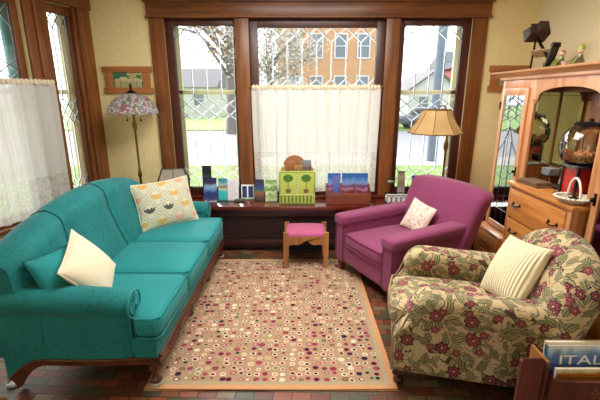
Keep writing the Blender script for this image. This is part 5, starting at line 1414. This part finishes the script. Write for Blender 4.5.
def rack_book(name, label, x0, w, y, h, th, bands, lean, cover_edge, z0=0.068, noise=5, warp=0.3):
    t = thing(name, label, 'book', (x0 + w / 2, y, z0), 0, 'books in the magazine rack'); t.rotation_euler = (R(-lean), 0, 0)
    WM[t.name] = T(x0 + w / 2, y, z0) @ RX(-lean)
    b = B(); box(b, -w / 2, w / 2, 0, 0.003, 0, h); fc = obj('front_cover', b, picture('cover_%d' % len(bpy.data.materials), bands, noise, warp=warp), t, smooth=False)
    b = B(); box(b, -w / 2, w / 2, th - 0.003, th, 0, h); box(b, -w / 2 - 0.002, -w / 2 + 0.001, 0, th, 0, h); obj('spine_and_back', b, plain('spine_' + cover_edge.strip('#') , cover_edge, 0.4), t, smooth=False)
    b = B(); box(b, -w / 2 + 0.002, w / 2 - 0.003, 0.003, th - 0.003, 0.003, h - 0.003); obj('pages', b, plain('book_paper', '#ece6d6', 0.8, var=0.03), t, smooth=False)
    return t, fc
bk1, f1 = rack_book('guide_book', 'large blue travel guide titled ITALY at the back of the magazine rack', 1.20, 0.32, FY + 0.075, 0.415, 0.022, [(0, '#2a3f74'), (0.5, '#2f4a86'), (0.72, '#39589a'), (0.84, '#5a7ab4'), (0.9, '#8fb4d8'), (0.97, '#dfe8ec')], 6, '#1f7fb8')
M['letter'] = plain('white_lettering', '#f2f1ea', 0.5, var=0)
letters('ITALY', 0.070, -0.108, -0.0015, 0.318, M['letter'], f1, xs=1.55)
bk2, f2 = rack_book('guide_book', 'smaller orange and gold booklet in front of the blue ITALY guide', 1.222, 0.24, FY + 0.036, 0.325, 0.016, [(0, '#b06a2c'), (0.82, '#c98a3c'), (0.86, '#8c6a2c'), (0.89, '#d9862c'), (0.91, '#a83c24'), (0.93, '#c9a850'), (0.97, '#e0cfa8'), (1, '#efe6d2')], 5, '#e6ddc8', noise=9, warp=0.10)
bk3, f3 = rack_book('guide_book', 'pale wide book standing behind the blue ITALY guide', 1.20, 0.34, FY + 0.108, 0.425, 0.02, [(0, '#d8c8b0'), (1, '#e9d9c0')], 3, '#dcc4a4', warp=0.05)

# ================================================================== low oak stand, lower left
GT = thing('plant_stand', 'low oak stand whose curved foot shows at the lower left edge', 'stand', (-1.72, 1.60, 0))
b = B(); lathe(b, [(0, 0.30), (0.13, 0.30), (0.14, 0.31), (0.14, 0.325), (0.13, 0.335), (0, 0.335)], 28); obj('stand_top', b, M['stool'], GT)
b = B(); lathe(b, [(0, 0.08), (0.03, 0.08), (0.034, 0.12), (0.02, 0.16), (0.03, 0.22), (0.02, 0.27), (0.05, 0.30), (0, 0.30)], 16); obj('stand_post', b, M['stool'], GT)
for k in range(3):
    a = R(62 + 120 * k)
    b = B(); tube(b, [(0.01 * math.cos(a), 0.01 * math.sin(a), 0.11), (0.09 * math.cos(a), 0.09 * math.sin(a), 0.10), (0.15 * math.cos(a), 0.15 * math.sin(a), 0.045), (0.19 * math.cos(a), 0.19 * math.sin(a), 0.02)], [0.024, 0.024, 0.022, 0.02], 10); obj('leg', b, M['stool'], GT)

# ================================================================== light
w = bpy.data.worlds.new('overcast_sky'); SC.world = w; w.use_nodes = True
bg = w.node_tree.nodes['Background']; bg.inputs[0].default_value = (0.90, 0.95, 1.0, 1); bg.inputs[1].default_value = 2.8
def area(name, loc, rot, sx, sy, power, col, spread=180):
    l = bpy.data.lights.new(name, 'AREA'); l.shape = 'RECTANGLE'; l.size = sx; l.size_y = sy; l.energy = power; l.color = col; l.spread = R(spread)
    o = bpy.data.objects.new(name, l); COL.objects.link(o); o.location = loc; o.rotation_euler = rot; return o
area('fill_light_room', (0.0, 0.4, 2.72), (0, 0, 0), 2.6, 1.8, 4, (1.0, 0.93, 0.82))  # added fill with no fixture, lifts the near part of the room
area('fill_light_bay', (0.1, 2.6, 2.74), (0, 0, 0), 1.8, 1.2, 70, (1.0, 0.955, 0.89))  # added fill with no fixture, brightens the walls and seat tops
l = bpy.data.lights.new('soft_daylight', 'SUN'); l.energy = 9.0; l.angle = R(60); l.color = (1, 0.98, 0.94)
o = bpy.data.objects.new('soft_daylight', l); COL.objects.link(o); o.rotation_euler = Vector((0.62, -0.66, -0.6)).to_track_quat('-Z', 'Y').to_euler()

# ================================================================== camera
cam = bpy.data.cameras.new('camera'); co = bpy.data.objects.new('camera', cam); COL.objects.link(co)
co.location = (0, 0, 1.65); co.rotation_euler = (R(90 - 15.2), 0, 0)
cam.sensor_fit = 'HORIZONTAL'; cam.sensor_width = 36.0; cam.lens = 387.0 / 600 * 36; cam.clip_start = 0.05; cam.clip_end = 300
SC.camera = co
vs = SC.view_settings; vs.view_transform = 'Standard'; vs.look = 'None'; vs.gamma = 1.0; vs.use_curve_mapping = False; vs.exposure = 0.45
SC.cycles.max_bounces = 10; SC.cycles.transparent_max_bounces = 16; SC.cycles.diffuse_bounces = 5
bpy.context.view_layer.update()
